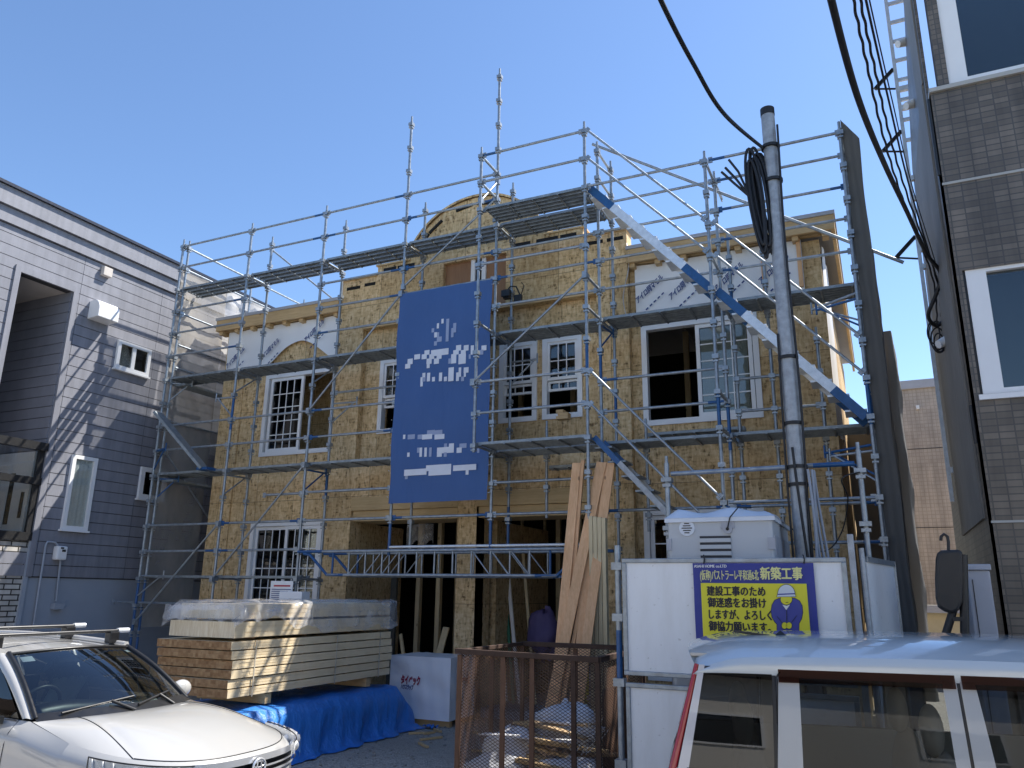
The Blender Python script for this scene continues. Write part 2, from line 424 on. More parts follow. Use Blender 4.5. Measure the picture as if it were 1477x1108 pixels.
# corner strips: shallow board pilaster at the left end
c = MB(); c.box(HX0-.012, HX0+.30, YW-.05, YW-.002, 0, 7.08); c.box(HX0+.42, HX0+.52, YW-.035, YW-.002, 0, 7.08); c.box(-.62, -.40, YW-.04, YW-.002, 0, 6.2)
part('corner_board', c, 'osb', house, split=True)
# garage surrounds: inner reveals, beams, middle column
b = MB(); b.box(GA[0], GA[1], YF-.006, YW+.1, 3.285, 3.52); b.box(GB[0], GB[1], YF-.006, YW+.1, 3.285, 3.52)
b.box(GA[0]+.01, GA[1]-.01, YF+.05, YW+.6, 3.10, 3.28); b.box(GB[0]+.01, GB[1]-.01, YF+.05, YW+.6, 3.10, 3.28)
part('garage_beam', b, 'lvl', house, split=True)
cm = MB(); cm.box(-6.37, -6.01, YF-.004, YF+.52, .12, 3.27); part('column', cm, 'osb', house)
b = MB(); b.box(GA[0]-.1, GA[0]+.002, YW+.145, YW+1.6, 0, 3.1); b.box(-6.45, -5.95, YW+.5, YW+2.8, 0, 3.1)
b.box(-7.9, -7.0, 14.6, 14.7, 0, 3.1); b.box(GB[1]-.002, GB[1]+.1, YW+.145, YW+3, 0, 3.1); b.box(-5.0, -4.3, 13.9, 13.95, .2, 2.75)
b.box(-11.3, -9.0, 12.9, 12.95, .14, 3.1); b.box(-11.4, -9.0, 13.1, 13.15, 3.8, 6.8); part('inner_wall', b, 'osb_shaded', house, split=True)  # board wall behind the lower left window added to imitate timber reflections
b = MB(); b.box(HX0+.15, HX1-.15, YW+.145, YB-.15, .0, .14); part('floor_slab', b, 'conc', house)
b = MB(); b.box(HX0+.15, HX1-.15, YW+.145, YB-.15, 3.54, 3.76); part('upper_floor', b, 'osb_shaded', house)
b = MB()
for k in range(9): b.box(-8.45+k*.52, -8.41+k*.52, 15.2, 15.29, .14, 3.5)
for k in range(4): b.box(-8.3+k*.45, -8.21+k*.45, 13.4, 13.5, .14, 3.5)
for k in range(5): b.box(-5.85+k*.45, -5.76+k*.45, 14.6, 14.7, .14, 3.5)
for k in range(10): b.box(-11.6+k*1.2, -11.5+k*1.2, 14.8, 14.9, 3.8, 7)
part('stud', b, 'stud_z', house, split=True)
b = MB(); b.box(HX0+.15, HX1-.15, 16.2, 16.3, .14, 7.0); part('back_partition', b, 'dark', house)  # partition coloured near-black to paint in the depth of shade
# roof slab and fascia of the wings
r = MB(); r.box(HX0-.22, -9.11, YW-.26, YB+.2, 7.36, 7.42); r.box(-3.33, HX1+.26, YW-.26, YB+.2, 7.36, 7.42)
r.box(-9.109, -3.331, YW+.13, YB+.2, 7.3, 7.40)
part('roof_deck', r, 'steelpaint', house, split=True)
f = MB(); f.box(HX0-.2, -9.11, YW-.24, YW-.19, 7.13, 7.358); f.box(-3.33, HX1+.24, YW-.24, YW-.19, 7.13, 7.358)
f.box(HX1+.19, HX1+.24, YW-.188, YB+.15, 7.13, 7.358); f.box(HX0-.2, HX0-.15, YW-.188, YB+.15, 7.13, 7.358)
part('fascia', f, 'pine_x', house, split=True)
f = MB()
for x0, x1 in ((HX0-.1, -9.2), (-3.25, HX1+.1)):
    n = 8
    for k in range(n): x = x0+(x1-x0)*k/(n-1); f.box(x-.045, x+.045, YW-.188, YW-.002, 7.06, 7.14)
    f.box(x0, x1, YW-.1, YW-.012, 7.141, 7.355)
part('rafter_end', f, 'pine_x', house, split=True)
# vent slots of parapet and arch: near-black boxes painting the shade of holes
v = MB()
for a, bb, z in ((-9.0, -8.68, 7.60), (-8.58, -8.33, 7.62), (-8.16, -7.87, 7.865), (-7.84, -7.46, 7.865), (-5.40, -5.08, 7.865), (-4.97, -4.56, 7.865), (-4.52, -4.22, 7.865), (-4.06, -3.75, 7.64), (-3.68, -3.40, 7.64)):
    v.box(a, bb, YF-.003, YF+.05, z-.035, z+.03)
part('vent_slot', v, 'dark', house, split=True)
v = MB()
for t in (128, 143, 100, 82):
    p = Vector((HC+1.36*math.cos(rad(t)), YF-.003, 7.47+1.36*math.sin(rad(t)))); d = Vector((-math.sin(rad(t)), 0, math.cos(rad(t))))
    v.beam(p-d*.17, p+d*.17, .05, .05, (0, 1, 0))
part('arch_slot', v, 'dark', house, split=True)
# parapet caps + barrel roof of the arch
v = MB(); v.box(-9.13, -8.30, YF-.03, YW+.15, 7.762, 7.80); v.box(-4.09, -3.31, YF-.03, YW+.15, 7.762, 7.80)
v.box(-8.32, -7.55, YF-.03, YW+.15, 7.952, 7.985); v.box(-4.83, -4.07, YF-.03, YW+.15, 7.952, 7.985)
part('parapet_cap', v, 'pine_x', house, split=True)
v = MB(); rows = []
for i in range(29):
    t = rad(16)+i*rad(148)/28
    rows.append([(HC+r_*math.cos(t), y, 7.47+r_*math.sin(t)) for r_, y in ((1.505, YF-.05), (1.545, YF-.05), (1.545, 13.2), (1.505, 13.2))])
v.grid(rows); part('barrel_roof', v, 'osb', house)
# centre top opening: brown plywood with two narrow gaps and pale studs
v = MB(); v.box(-6.83, -6.28, YF+.09, YF+.11, 6.80, 7.76); v.box(-5.98, -5.55, YF+.09, YF+.11, 6.80, 7.76); part('plywood_panel', v, 'ply', house, split=True)
v = MB(); v.box(-6.28, -6.20, YF+.05, YF+.1, 6.80, 7.76); v.box(-6.06, -5.98, YF+.05, YF+.1, 6.80, 7.76); part('trim', v, 'vinyl', house, split=True)
v = MB(); v.box(-6.279, -5.981, YF+.101, YF+.12, 6.80, 7.76); part('gap', v, 'dark', house)  # near-black sheet, the shade of the opening put into its colour
v = MB(); v.box(-8.54, -3.88, YF-.02, YW-.004, 6.712, 6.745); v.box(-8.54, -3.88, YF-.012, YW-.004, 4.165, 4.199); part('ledge', v, 'pine_x', house, split=True)
# white house wrap (thin sheets with folds, left one torn open along its lower edge)
def wrap_sheet(x0, x1, ztop, zbot, y, nx=40, seed=1):
    rnd = random.Random(seed); m = MB(); m.smooth = True; rows = []
    for i in range(nx+1):
        x = x0+(x1-x0)*i/nx; zb = zbot(x); rr = []
        for j in range(11):
            t = j/10; z = ztop+(zb-ztop)*t
            rr.append((x, y-.012-.012*math.sin(x*9+z*3+seed)-.02*t*t*(1+math.sin(x*4.3)), z))
        rows.append(rr)
    m.grid(rows); return m
tear = lambda x: 6.22+.0*x if x < -11.35 else (6.22+.48*max(0, math.sin(min(1, max(0, (x+11.0)/1.75))*math.pi))**1.2 if x < -9.25 else 6.22)
part('house_wrap', wrap_sheet(-12.03, -9.12, 7.12, tear, YW-.055, 60), 'wrap', house)
part('house_wrap', wrap_sheet(-3.24, -.66, 7.12, lambda x: 6.22+.02*math.sin(x*5), YW-.05, 50, 3), 'wrap', house)
m = MB(); m.smooth = True
m.grid([[(-3.325+.05*math.sin(t*7)-.05*t, YW-.16-.03*math.sin(t*9)-.03*k, 7.5-1.35*t) for k in range(3)] for t in [i/14 for i in range(15)]]+[[]][:0]); part('loose_wrap', m, 'wrap', house)
m = MB(); m.smooth = True; rows = []
for i in range(16):
    y = YW+.15+i*.09; rows.append([(HX1+.02+.03*math.sin(y*9+z), y, z) for z in [7.05-.28*j for j in range(11)]])
m.grid(rows); part('side_wrap', m, 'wrap', house)
b = MB()
for x in (-1.22, -.98, -.7): b.box(x-.03, x+.03, YW-.115, YW-.082, 6.35, 7.12)
part('batten', b, 'pine_z', house, split=True)
# slanted blue lettering on the wrap, printed all over the sheets
def diag_text(xs, y, parent, s=.19):
    m = MB()
    for x, z in xs:
        a = rad(40); ux = Vector((math.cos(a), 0, math.sin(a))); uy = Vector((-math.sin(a)*.6, 0, 1)).normalized()
        for i, (du, dv) in enumerate(((0, 0), (.007, 0), (.0, .006), (.007, .006))): text_mb('アイロ同マモル', s*.66, m, Vector((x, y, z))+ux*du+uy*dv, ux, uy, bold=0, width=.56, depth=.0005*i)
        for k in range(5): p = Vector((x+.14+k*.085*math.cos(a), y, z-.12+k*.085*math.sin(a))); m.beam(p, p+ux*.05, .004, .022, uy)
    part('printed_lettering', m, 'print_blue', parent)
diag_text([(-11.95, 6.30), (-11.05, 6.37), (-9.95, 6.62)], YW-.125, house)
diag_text([(-3.2, 6.44), (-2.66, 6.42), (-1.95, 6.44), (-1.28, 6.46)], YW-.115, house)

MAT['paper'] = m_plain('cream_paper', (.86, .80, .70), .9)
# ---- windows: frame > sash (> lattice), pane
def frame_mb(x0, x1, z0, z1, y0, y1, t):
    m = MB(); m.box(x0, x1, y0, y1, z0, z0+t); m.box(x0, x1, y0, y1, z1-t, z1); m.box(x0, x0+t, y0, y1, z0+t, z1-t); m.box(x1-t, x1, y0, y1, z0+t, z1-t); return m
def lattice(x0, x1, z0, z1, y, nx, nz, t=.018):
    m = MB()
    for i in range(1, nx): x = x0+(x1-x0)*i/nx; m.box(x-t/2, x+t/2, y, y+.008, z0, z1)
    for j in range(1, nz): z = z0+(z1-z0)*j/nz; m.box(x0, x1, y+.009, y+.017, z-t/2, z+t/2)
    return m
def sash(win, x0, x1, z0, z1, y, nx, nz, t=.06):
    sh = part('sash', frame_mb(x0, x1, z0, z1, y, y+.04, t), 'vinyl', win)
    part('lattice', lattice(x0+t, x1-t, z0+t, z1-t, y+.004, nx, nz), 'vinyl', sh)
    p = MB(); p.box(x0+t*.9, x1-t*.9, y+.022, y+.026, z0+t*.9, z1-t*.9); part('pane', p, 'pane', sh)
def casing(r, y):
    x0, x1, z0, z1 = r
    return part('window', frame_mb(x0-.03, x1+.03, z0-.03, z1+.03, y-.03, y+.10, .085), 'vinyl', house)
wn_ = casing(W1, YW); sash(wn_, W1[0]+.10, -10.0, W1[2]+.06, W1[3]-.06, YW+.0, 4, 5)
wn_ = casing(W2, YW); sash(wn_, -2.32, W2[1]-.07, W2[2]+.06, W2[3]-.06, YW+.0, 3, 5)
b = MB(); b.box(-2.25, -1.56, YW+.030, YW+.034, W2[2]+.13, W2[3]-.13); part('sheet_behind_pane', b, 'paper', wn_)
wn_ = casing(G1, YW); sash(wn_, G1[0]+.06, -10.06, G1[2]+.06, G1[3]-.06, YW+.03, 4, 6); sash(wn_, -10.12, G1[1]-.06, G1[2]+.06, G1[3]-.06, YW-.015, 4, 6)
wn_ = casing(G2, YW); sash(wn_, G2[0]+.06, -2.3, G2[2]+.06, G2[3]-.06, YW+.03, 4, 6)
for r_ in CW:
    wn_ = casing(r_, YW); x0, x1, z0, z1 = r_; zm = (z0+z1)/2
    sash(wn_, x0+.05, x1-.05, zm-.04, z1-.05, YW-.005, 3, 2, .05)
    sash(wn_, x0+.05, x1-.05, zm-.22, zm-.045, YW+.045, 3, 1, .04)

# ---- green membrane rolls and stuff on the roof
m = MB(); m.smooth = True
m.grid([[(-3.36+.95*t, 12.2+.5*s_, 7.46+.34*(1-t)**2*(1 if s_ < .5 else .6)+.03*math.sin(9*t)) for s_ in (0, .3, .6, 1)] for t in [i/12 for i in range(13)]])
MAT['green'] = m_plain('green_membrane', (.05, .20, .13), .6)
solo('membrane_sheet', m, 'green', 'green waterproof membrane draped on the right wing roof beside the stepped parapet', 'roof membrane')
m = MB(); m.box(-12.0, -11.35, 13.2, 13.7, 7.43, 7.86); m.box(-11.2, -10.7, 13.0, 13.4, 7.43, 7.66)
o = solo('material_box', m, 'green', 'green packs of roofing left on the left wing roof', 'roofing pack')
m = MB(); m.box(-11.36, -10.95, 13.1, 13.12, 7.66, 8.0); m.box(-11.3, -11.02, 12.9, 13.08, 7.66, 7.72); solo('board_offcut', m, 'pine_x', 'tan board offcut standing on the roofing packs', 'board')
m = MB(); m.tube((-10.6, 13, 7.42), (-10.75, 13, 7.9), .02); m.tube((-10.95, 13, 7.86), (-10.45, 13, 7.96), .015); m.tube((-10.9, 13, 7.76), (-10.9, 13.05, 7.95), .012)
solo('trestle', m, 'black', 'small dark stand on the left wing roof beside the roofing packs', 'stand')
# ------------------------------------------------------------------ scaffold
FX = [-12.49, -10.645, -8.83, -7.04, -5.26, -3.50, -1.705, .06]     # bays of the middle row
YA, YM, YC = 9.92, 10.52, 11.155                                    # front, middle and wall-side rows
zk = lambda k: 8.72-.475*k
PX = {'F': FX, 'A': FX, 'C': [-12.44, -10.70, -8.86, -7.06, -5.27, -3.48, -1.66, .06]}
PY = {'F': YM, 'A': YA, 'C': YC}
sc = thing('scaffold', 'grey steel wedge-lock scaffolding with planks, rails and stairs across the house front', 'scaffolding', (HC, YM, 0))
rs = random.Random(3)
def standard(x, y, z0, z1, blues=(), foot=False):
    m = MB(); z = z0
    cuts = sorted({z0, z1, *[c for b in blues for c in b]})
    for a, b in zip(cuts, cuts[1:]):
        m.k = 1 if any(q[0] <= (a+b)/2 <= q[1] for q in blues) else 0
        m.tube((x, y, a), (x, y, b), .0243, 8, caps=True)
    m.k = 0
    m.tube((x, y, z1), (x, y, z1+.1), .018, 8)
    for k in range(-5, 19):
        zz = zk(k)
        if z0+.05 < zz < z1-.02:
            m.box(x-.042, x+.042, y-.042, y+.042, zz-.03, zz+.03); m.box(x-.036, x+.036, y-.036, y+.036, zz-.075, zz-.055)
    if foot: m.box(x-.07, x+.07, y-.07, y+.07, .0, .012); m.tube((x, y, .012), (x, y, z0), .017, 8)
    part('standard', m, ['galv', 'blue'], sc)
B_ = lambda k0, k1: (zk(k1), zk(k0))
top = lambda k: zk(k)+.07
for i, (k, lo, bl, ft) in enumerate([(0, .15, [B_(14, 17)], 1), (0, .15, [B_(7, 8.4)], 1), (0, .15, [], 1), (-3, 2.50, [B_(12.1, 13.2)], 0), (-4, 2.5, [B_(12.1, 13.2)], 0), (0, .15, [B_(7, 8)], 1), (2, .15, [B_(9, 10.4)], 1), (2, .15, [B_(9, 10)], 1)]):
    standard(FX[i], YM, lo, top(k), bl, ft)
for x, k, lo, bl, ft in ((FX[4], 0, zk(10.2), [], 0), (FX[5], 0, .15, [B_(7, 8)], 1), (FX[6]-.02, 2, .15, [B_(9, 10)], 1), (.03, 2, .15, [B_(9, 10.2)], 1)):
    standard(x, YA, lo, top(k), bl, ft)
for x, k, lo, bl, ft in ((-12.44, 0, .15, [B_(14, 18)], 1), (-10.70, 0, .15, [], 1), (-8.86, 0, .15, [B_(10, 11)], 1), (-7.06, 0, 2.5, [], 0), (-5.27, 0, 2.5, [B_(11.6, 13.0)], 0), (-3.48, 0, .15, [B_(8, 9)], 1), (-1.66, 3.4, .15, [B_(5, 6)], 1), (-1.17, 3.4, .15, [], 1), (-.54, 7.0, 2.2, [], 0)):
    standard(x, YC if x != -12.44 else 10.62, lo, top(k), bl, ft)
standard(-4.62, YC, zk(12), zk(9.0)); standard(-3.02, YC, zk(12.5), zk(9.2))

def rail(p, q, name='guard_rail', r=.0213, blue=(0, 0)):
    p = Vector(p); q = Vector(q); d = (q-p); L = d.length; d.normalize(); m = MB()
    a, b = p+d*.045, q-d*.045; c0, c1 = a+d*blue[0]*L, b-d*blue[1]*L
    if blue[0]: m.k = 1; m.tube(a, c0, r, 8)
    m.k = 0; m.tube(c0, c1, r, 8)
    if blue[1]: m.k = 1; m.tube(c1, b, r, 8)
    m.k = 1 if (blue[0] and blue[1]) else 0
    m.beam(p+d*.03, p+d*.09, .02, .085); m.beam(q-d*.09, q-d*.03, .02, .085)
    part(name, m, ['galv', 'blue'], sc)
def rr(row, i, j, ks, dz=.0):
    for k in ks:
        z = zk(k)+.012
        for a in range(i, j):
            bl = rs.choice([(0, 0), (0, 0), (0, 0), (.12, 0), (0, .12), (.1, .1)])
            rail((PX[row][a], PY[row], z), (PX[row][a+1], PY[row], z), blue=bl)
rr('F', 0, 4, (0, 1)); rr('F', 0, 1, (3, 4, 5, 8, 9, 12, 13)); rr('F', 1, 2, (8, 9, 12, 13)); rr('F', 2, 3, (3, 4, 5, 8, 9, 11, 12)); rr('F', 3, 4, (3, 4, 5, 9, 12))
rr('F', 4, 5, (3, 4, 5, 11, 12)); rr('F', 5, 6, (2, 3, 4, 5, 8, 9, 12)); rr('F', 6, 7, (2, 3, 4, 5, 12, 13))
rr('A', 4, 5, (0, 1, 4, 8, 9)); rr('A', 5, 7, (2,))
rail((FX[1]+.9, YM, zk(11)), (FX[2], YM, zk(11))); rail((FX[6], YC, zk(8)), (-.54, YC, zk(8))); rail((FX[6], YC, zk(9)), (-.54, YC, zk(9)))
rr('C', 2, 3, (7,)); rail((FX[6], YA, zk(12)), (.03, YA, zk(12)))
rail((-13.2, YM+.05, zk(14.9)), (-10.9, YM+.05, zk(14.9)))
def yrail(x, y0, y1, k, **kw): rail((x, y0, zk(k)+.012), (x, y1, zk(k)+.012), 'transom', **kw)
for x, ks in ((FX[4], (0, 1, 6, 10)), (FX[5], (2, 5, 6, 10, 13)), (FX[6]-.01, (2, 5, 6, 9, 10)), (.045, (2, 6, 10))):
    for k in ks: yrail(x, YA, YM, k)
for x, ks in ((FX[1], (2, 6, 10, 14)), (FX[2], (2, 6, 10, 14)), (FX[3], (2, 6, 10)), (FX[4], (2, 6, 10)), (FX[5], (0, 1, 2, 6, 10)), (FX[6], (2, 6, 10))):
    for k in ks: yrail(x, YM, YC, k)
rail((FX[0], YM, zk(0)), (-12.44, 10.62, zk(0)), 'transom')
# left return of the scaffold along the neighbour's wall
for k, L in ((0, 4.2), (1, 4.2), (3, 2.6), (4.4, 3.0), (5.4, 3.0), (7.7, 2.6)):
    rail((-12.44, 10.62, zk(k)), (-12.44, 10.62+L, zk(k)))
standard(-12.44, 12.45, .15, top(0), (), True); standard(-12.44, 14.25, .15, top(0), (), True)
for k in (6.1, 10.1):
    m = MB(); m.box(-12.43, -12.12, 10.68, 12.42, zk(k)-.05, zk(k)-.01); part('side_plank', m, 'deckm', sc)

def deck(x0, x1, y0, y1, k, n=6, gap=.012):
    z = zk(k)+.02; m = MB(); a, b = x0+.05, x1-.05
    wd = (y1-y0-gap*(n-1))/n
    for i in range(n):
        y = y0+i*(wd+gap); m.box(a, b, y, y+wd, z+.034, z+.04); m.box(a, b, y, y+.006, z, z+.034); m.box(a, b, y+wd-.006, y+wd, z, z+.034)
    for t in (0.02, .25, .5, .75, .98):
        x = a+(b-a)*t; m.box(x-.012, x+.012, y0, y1, z-.012, z+.002)
    for x, s_ in ((a, -1), (b, 1)):
        for y in (y0+.07, y1-.07): m.box(x, x+s_*.06, y-.02, y+.02, z-.01, z+.05)
    part('deck', m, 'deckm', sc)
for i in range(4): deck(FX[i], FX[i+1], YM+.05, YC-.06, 2, 4, .05)
deck(FX[4], FX[5], YM+.05, YC-.06, 2, 5, .03); deck(FX[4], FX[5], YA+.05, YM-.05, 2, 5, .03)
for i in range(7): deck(FX[i], FX[i+1], YM+.05, YC-.06, 6)
for i in (0, 1, 2, 3, 5, 6): deck(FX[i], FX[i+1], YM+.05, YC-.06, 10)
deck(FX[4], FX[5], YA+.05, YM-.05, 10); deck(FX[4], FX[5], YM+.05, YC-.06, 10)
for i in (0, 1): deck(FX[i], FX[i+1], YM+.05, YC-.25, 14)
deck(-4.62, -3.45, YC+.06, YC+.30, 9.95+.45, 3); deck(-3.02, -1.62, YC+.06, YC+.30, 9.4+.15, 3)
# triangular brackets under deck ends, blue
def bracket(x, y, k, dx, dy, L=.42):
    z = zk(k); d = Vector((dx, dy, 0)); m = MB()
    p = Vector((x, y, z)); m.tube(p, p+d*L, .017, 6); m.tube(p-Vector((0, 0, .36)), p+d*L*.9, .014, 6); m.tube(p+d*L+Vector((0, 0, -.06)), p+d*L+Vector((0, 0, .1)), .014, 6)
    part('bracket', m, 'blue' if rs.random() < .5 else 'galv', sc)
bracket(FX[0], YM, 9, .75, -.3, .62); bracket(FX[1], YM, 7.1, -1, -.1, .4); bracket(FX[0], YM, 13.9, 1, .2, .5); bracket(-12.44, 10.62, 6.1, .8, .5); bracket(-12.44, 10.62, 10.1, .8, .4)
for x in (FX[1], FX[2], FX[5]): bracket(x, YM, 6.15, .1, .99, .5); bracket(x, YM, 10.15, .1, .99, .5)
for k in (6.1, 10.1): bracket(.03, YA, k+.6, -.8, .6, .7); bracket(.03, YA, k+.75, -.9, .45, .55)
bracket(FX[4]+.02, YC, 6.6, 1, 0, .45); bracket(-8.86, YC, 7.4, 1, .1, .5)
def brace(p, q, r=.0175):
    m = MB(); m.tube(p, q, r, 8)
    for c, s_ in ((p, 1), (q, -1)):
        c = Vector(c); m.box(c.x-.035, c.x+.035, c.y-.03, c.y+.03, c.z-.05, c.z+.05)
    part('brace', m, 'galv', sc)
yb = YM-.05
brace((FX[3], yb, zk(4)), (FX[2], yb, zk(8))); brace((FX[2], yb, zk(10)), (FX[1], yb, zk(14))); brace((FX[1], yb, zk(12)), (FX[0]+.1, yb, zk(15.6)))
brace((FX[4], yb, zk(1)), (FX[3]+.05, yb-.01, zk(3.75))); brace((FX[5], YA-.05, zk(5)), (FX[4]-.02, YA-.05, zk(8)))
brace((-12.40, 10.66, zk(9)), (-12.40, 12.4, zk(12.3))); brace((-10.72, YC+.03, zk(0)-.1), (-9.35, 11.6, 7.45)); brace((FX[4]-.02, YA+.05, zk(1.6)), (FX[4], YM, zk(.3)))
# slanted aluminium plank-stair standing on the left return
m = MB(); m.beam((-12.2, 10.2, zk(7.6)), (-11.1, 10.45, zk(9.9)), .26, .05); m.k = 1; m.box(-11.2, -10.95, 10.35, 10.6, zk(9.95), zk(9.85)); part('tilted_plank', m, ['deckm', 'blue'], sc)
# stairs
def stair(x0, z0, x1, z1, n=9, hh=.115, mat='alu'):
    m = MB(); t = MB()
    for y in (YA+.10, YM-.10):
        p = Vector((x0, y, z0)); q = Vector((x1, y, z1)); d = q-p
        m.k = 1; m.beam(p, p+d*.2, .035, hh); m.beam(q-d*.2, q, .035, hh); m.k = 0; m.beam(p+d*.2, q-d*.2, .035, hh)
    s_ = part('stair', m, [mat, 'blue'], sc)
    for i in range(n):
        f = (i+.6)/(n+.2); x = x0+(x1-x0)*f; z = z0+(z1-z0)*f
        t.box(x-.12, x+.13, YA+.122, YM-.122, z-.035, z-.012)
    part('tread', t, 'alu' if mat == 'alu' else 'deckm', s_, split=True)
stair(FX[5]+.05, zk(2)+.02, FX[6]-.06, zk(6)+.05); stair(FX[6]+.03, zk(6), -.02, zk(10)+.02); stair(FX[5]+.06, zk(10)+.02, FX[6]-.02, zk(14)+.04, 9, .075, 'galv_lt')
for i, ks in ((5, (0, 1, 8, 9)), (6, (4, 5))):
    for k in ks:
        x0, x1 = FX[i], FX[i+1]-(.03 if i == 6 else .02)
        rail((x0+.02, YA-.04, zk(k)+.03), (x1, YA-.04, zk(k+4)+.03), 'hand_rail', .017, (0, 0))
# lattice beams carrying the posts over the garage doors
def truss(y):
    m = MB(); z1, z0 = zk(13)-.03, zk(13)-.40; x0, x1 = FX[2]+.05, FX[5]-.05
    m.tube((x0, y, z1), (x1, y, z1), .0243, 8); m.tube((x0+.62, y, z0), (x1-.62, y, z0), .0243, 8)
    m.k = 1
    for s_, x in ((1, x0), (-1, x1)):
        m.path([(x+s_*.12, y, z1-.03), (x+s_*.25, y, z1-.05), (x+s_*.62, y, z0), (x+s_*.95, y, z0)], .0245, 8); m.tube((x, y, z1), (x+s_*.5, y, z1), .0247, 8); m.tube((x+s_*.72, y, z0), (x+s_*.72, y, z1), .018, 6)
    m.k = 0; n = 12; xs = [x0+.72+(x1-x0-1.44)*i/n for i in range(n+1)]
    for i in range(1, n): m.tube((xs[i], y, z0), (xs[i], y, z1), .015, 6)
    for i in (1, 2, 3): m.tube((xs[i], y, z0), (xs[i+1], y, z1), .011, 6)
    for i in (9, 10, 11): m.tube((xs[i-1], y, z1), (xs[i], y, z0), .011, 6)
    part('lattice_beam', m, ['galv', 'blue'], sc)
truss(YM-.07); truss(YC-.03)
m = MB(); m.tube((FX[3], YM, zk(13)+.03), (FX[5]-.1, YM, zk(13)+.03), .022, 8); part('guard_rail', m, 'alu', sc)
# long loose tube running across the top right corner
m = MB(); m.tube((-3.62, 10.66, 8.96), (.62, 10.66, 6.14), .0243, 8); solo('loose_tube', m, 'galv', 'long grey tube slanting across the top right corner of the scaffold', 'steel tube')

# ---- front gate frame of tubes: two posts and a rail, in front of the scaffold
gf = thing('tube_frame', 'low frame of two grey posts and a cross rail behind the portable toilet', 'tube frame', (-1, 7.6, 0))
for x, zt in ((-1.86, 3.17), (-.11, 3.19)):
    m = MB(); m.tube((x, 7.6, 0), (x, 7.6, zt), .0243, 10); m.tube((x, 7.6, zt), (x, 7.6, zt+.07), .017, 8)
    for z in (3.02, 2.55, 2.07, 1.6): m.box(x-.05, x+.05, 7.55, 7.65, z-.04, z); m.box(x-.04, x+.04, 7.56, 7.64, z-.09, z-.06)
    part('post', m, 'galv', gf)
m = MB(); m.tube((-1.82, 7.6, 3.06), (-.5, 7.6, 3.07), .0225, 10); m.k = 1; m.tube((-.5, 7.6, 3.07), (-.15, 7.6, 3.07), .0226, 10); part('rail', m, ['galv', 'blue'], gf)

# ---- nets
def net(pts, z0, z1, nz=40, amp=.02, seed=0):
    m = MB(); m.smooth = True; rows = []; L = 0
    P = []
    for (a, b) in zip(pts, pts[1:]):
        n = max(2, int(math.dist(a, b)/.12))
        for i in range(n): P.append((a[0]+(b[0]-a[0])*i/n, a[1]+(b[1]-a[1])*i/n))
    P.append(pts[-1])
    for j in range(nz+1):
        z = z0+(z1-z0)*j/nz; row = []
        for i, (x, y) in enumerate(P):
            w_ = amp*(math.sin(z*3.3+i*.9+seed)+.6*math.sin(z*7.1+i*2.1+seed)); row.append((x+w_, y-w_*.5, z))
        rows.append(row)
    m.grid(rows); return m
def flap(x0, x1, y, z0, zt0, zt1, n=10, nz=60):
    m = MB(); m.smooth = True
    m.grid([[(x0+(x1-x0)*i/n+.008*math.sin(j*.5+i*.3), y+.02*i/n+.004*math.sin(i*1.3+j*.21)+.004*math.sin(j*.5), z0+((zt0+(zt1-zt0)*i/n)-z0)*j/nz) for i in range(n+1)] for j in range(nz+1)]); return m
solo('debris_net', flap(.06, .245, 9.94, .25, 7.98, 7.66), 'net', 'dark grey debris net flap at the right front corner of the scaffold', 'debris net')
solo('debris_net', net([(.262, 10.05), (.27, 12.5), (.28, 15.9)], .25, 6.15, 50, .012, 2), 'net', 'dark grey debris net running back along the right side of the scaffold', 'debris net')
solo('debris_net', net([(.22, 16.0), (.56, 15.98), (.61, 16.1)], .2, 6.9, 50, .02, 4), 'net', 'dark grey debris net hanging at the far right end of the scaffold', 'debris net')
solo('debris_net', net([(-.43, 16.12), (.25, 16.1)], .2, 5.0, 50, .02, 4), 'net', 'low dark debris net closing the far end of the gap beside the house', 'debris net')
solo('debris_net', net([(-12.52, 10.56), (-12.52, 11.85)], 1.2, 8.25, 50, .015, 1), 'netf', 'pale debris net at the near left corner of the scaffold, before the grey house', 'debris net')
solo('debris_net', net([(-12.54, 11.86), (-12.54, 15.5)], 4.6, 8.3, 50, .03, 5), 'netw', 'pale see-through net further back on the scaffold\'s left side', 'debris net')

# ---- blue banner with blurred white print
def m_banner():
    n = N('blue_banner'); x = n.xyz()
    f = n.noise(1.6, n.map((1.2, 1, .5)), det=5)
    c = n.mix(f, (.045, .10, .255), (.068, .14, .33))
    return n.P(col=c, rough=.6, spec=.25, normal=n.bump(n.noise(3, n.map((2, 1, .8))), .35, .05))
MAT['banner'] = m_banner()
bn = thing('banner', 'tall dark blue banner with blurred white print tied to the scaffold posts', 'banner', (-6.19, YM-.05, 3.25))
BY = YM-.06
m = MB(); m.smooth = True
bx0, bx1 = -7.06, -5.30
def bwave(x, z): return BY-.012*math.sin(x*3.1+1)-.012*math.sin(z*2.3+x)-.007*math.sin(z*7+x*3)-.006*math.sin(x*19+z*2)*(1 if z > 6.3 or z < 3.7 else .35)
m.grid([[(bx0+(bx1-bx0)*i/24+.01*math.sin(j*.3), bwave(bx0+(bx1-bx0)*i/24, 3.25+3.56*j/48), 3.25+3.56*j/48) for i in range(25)] for j in range(49)])
part('cloth', m, 'banner', bn)
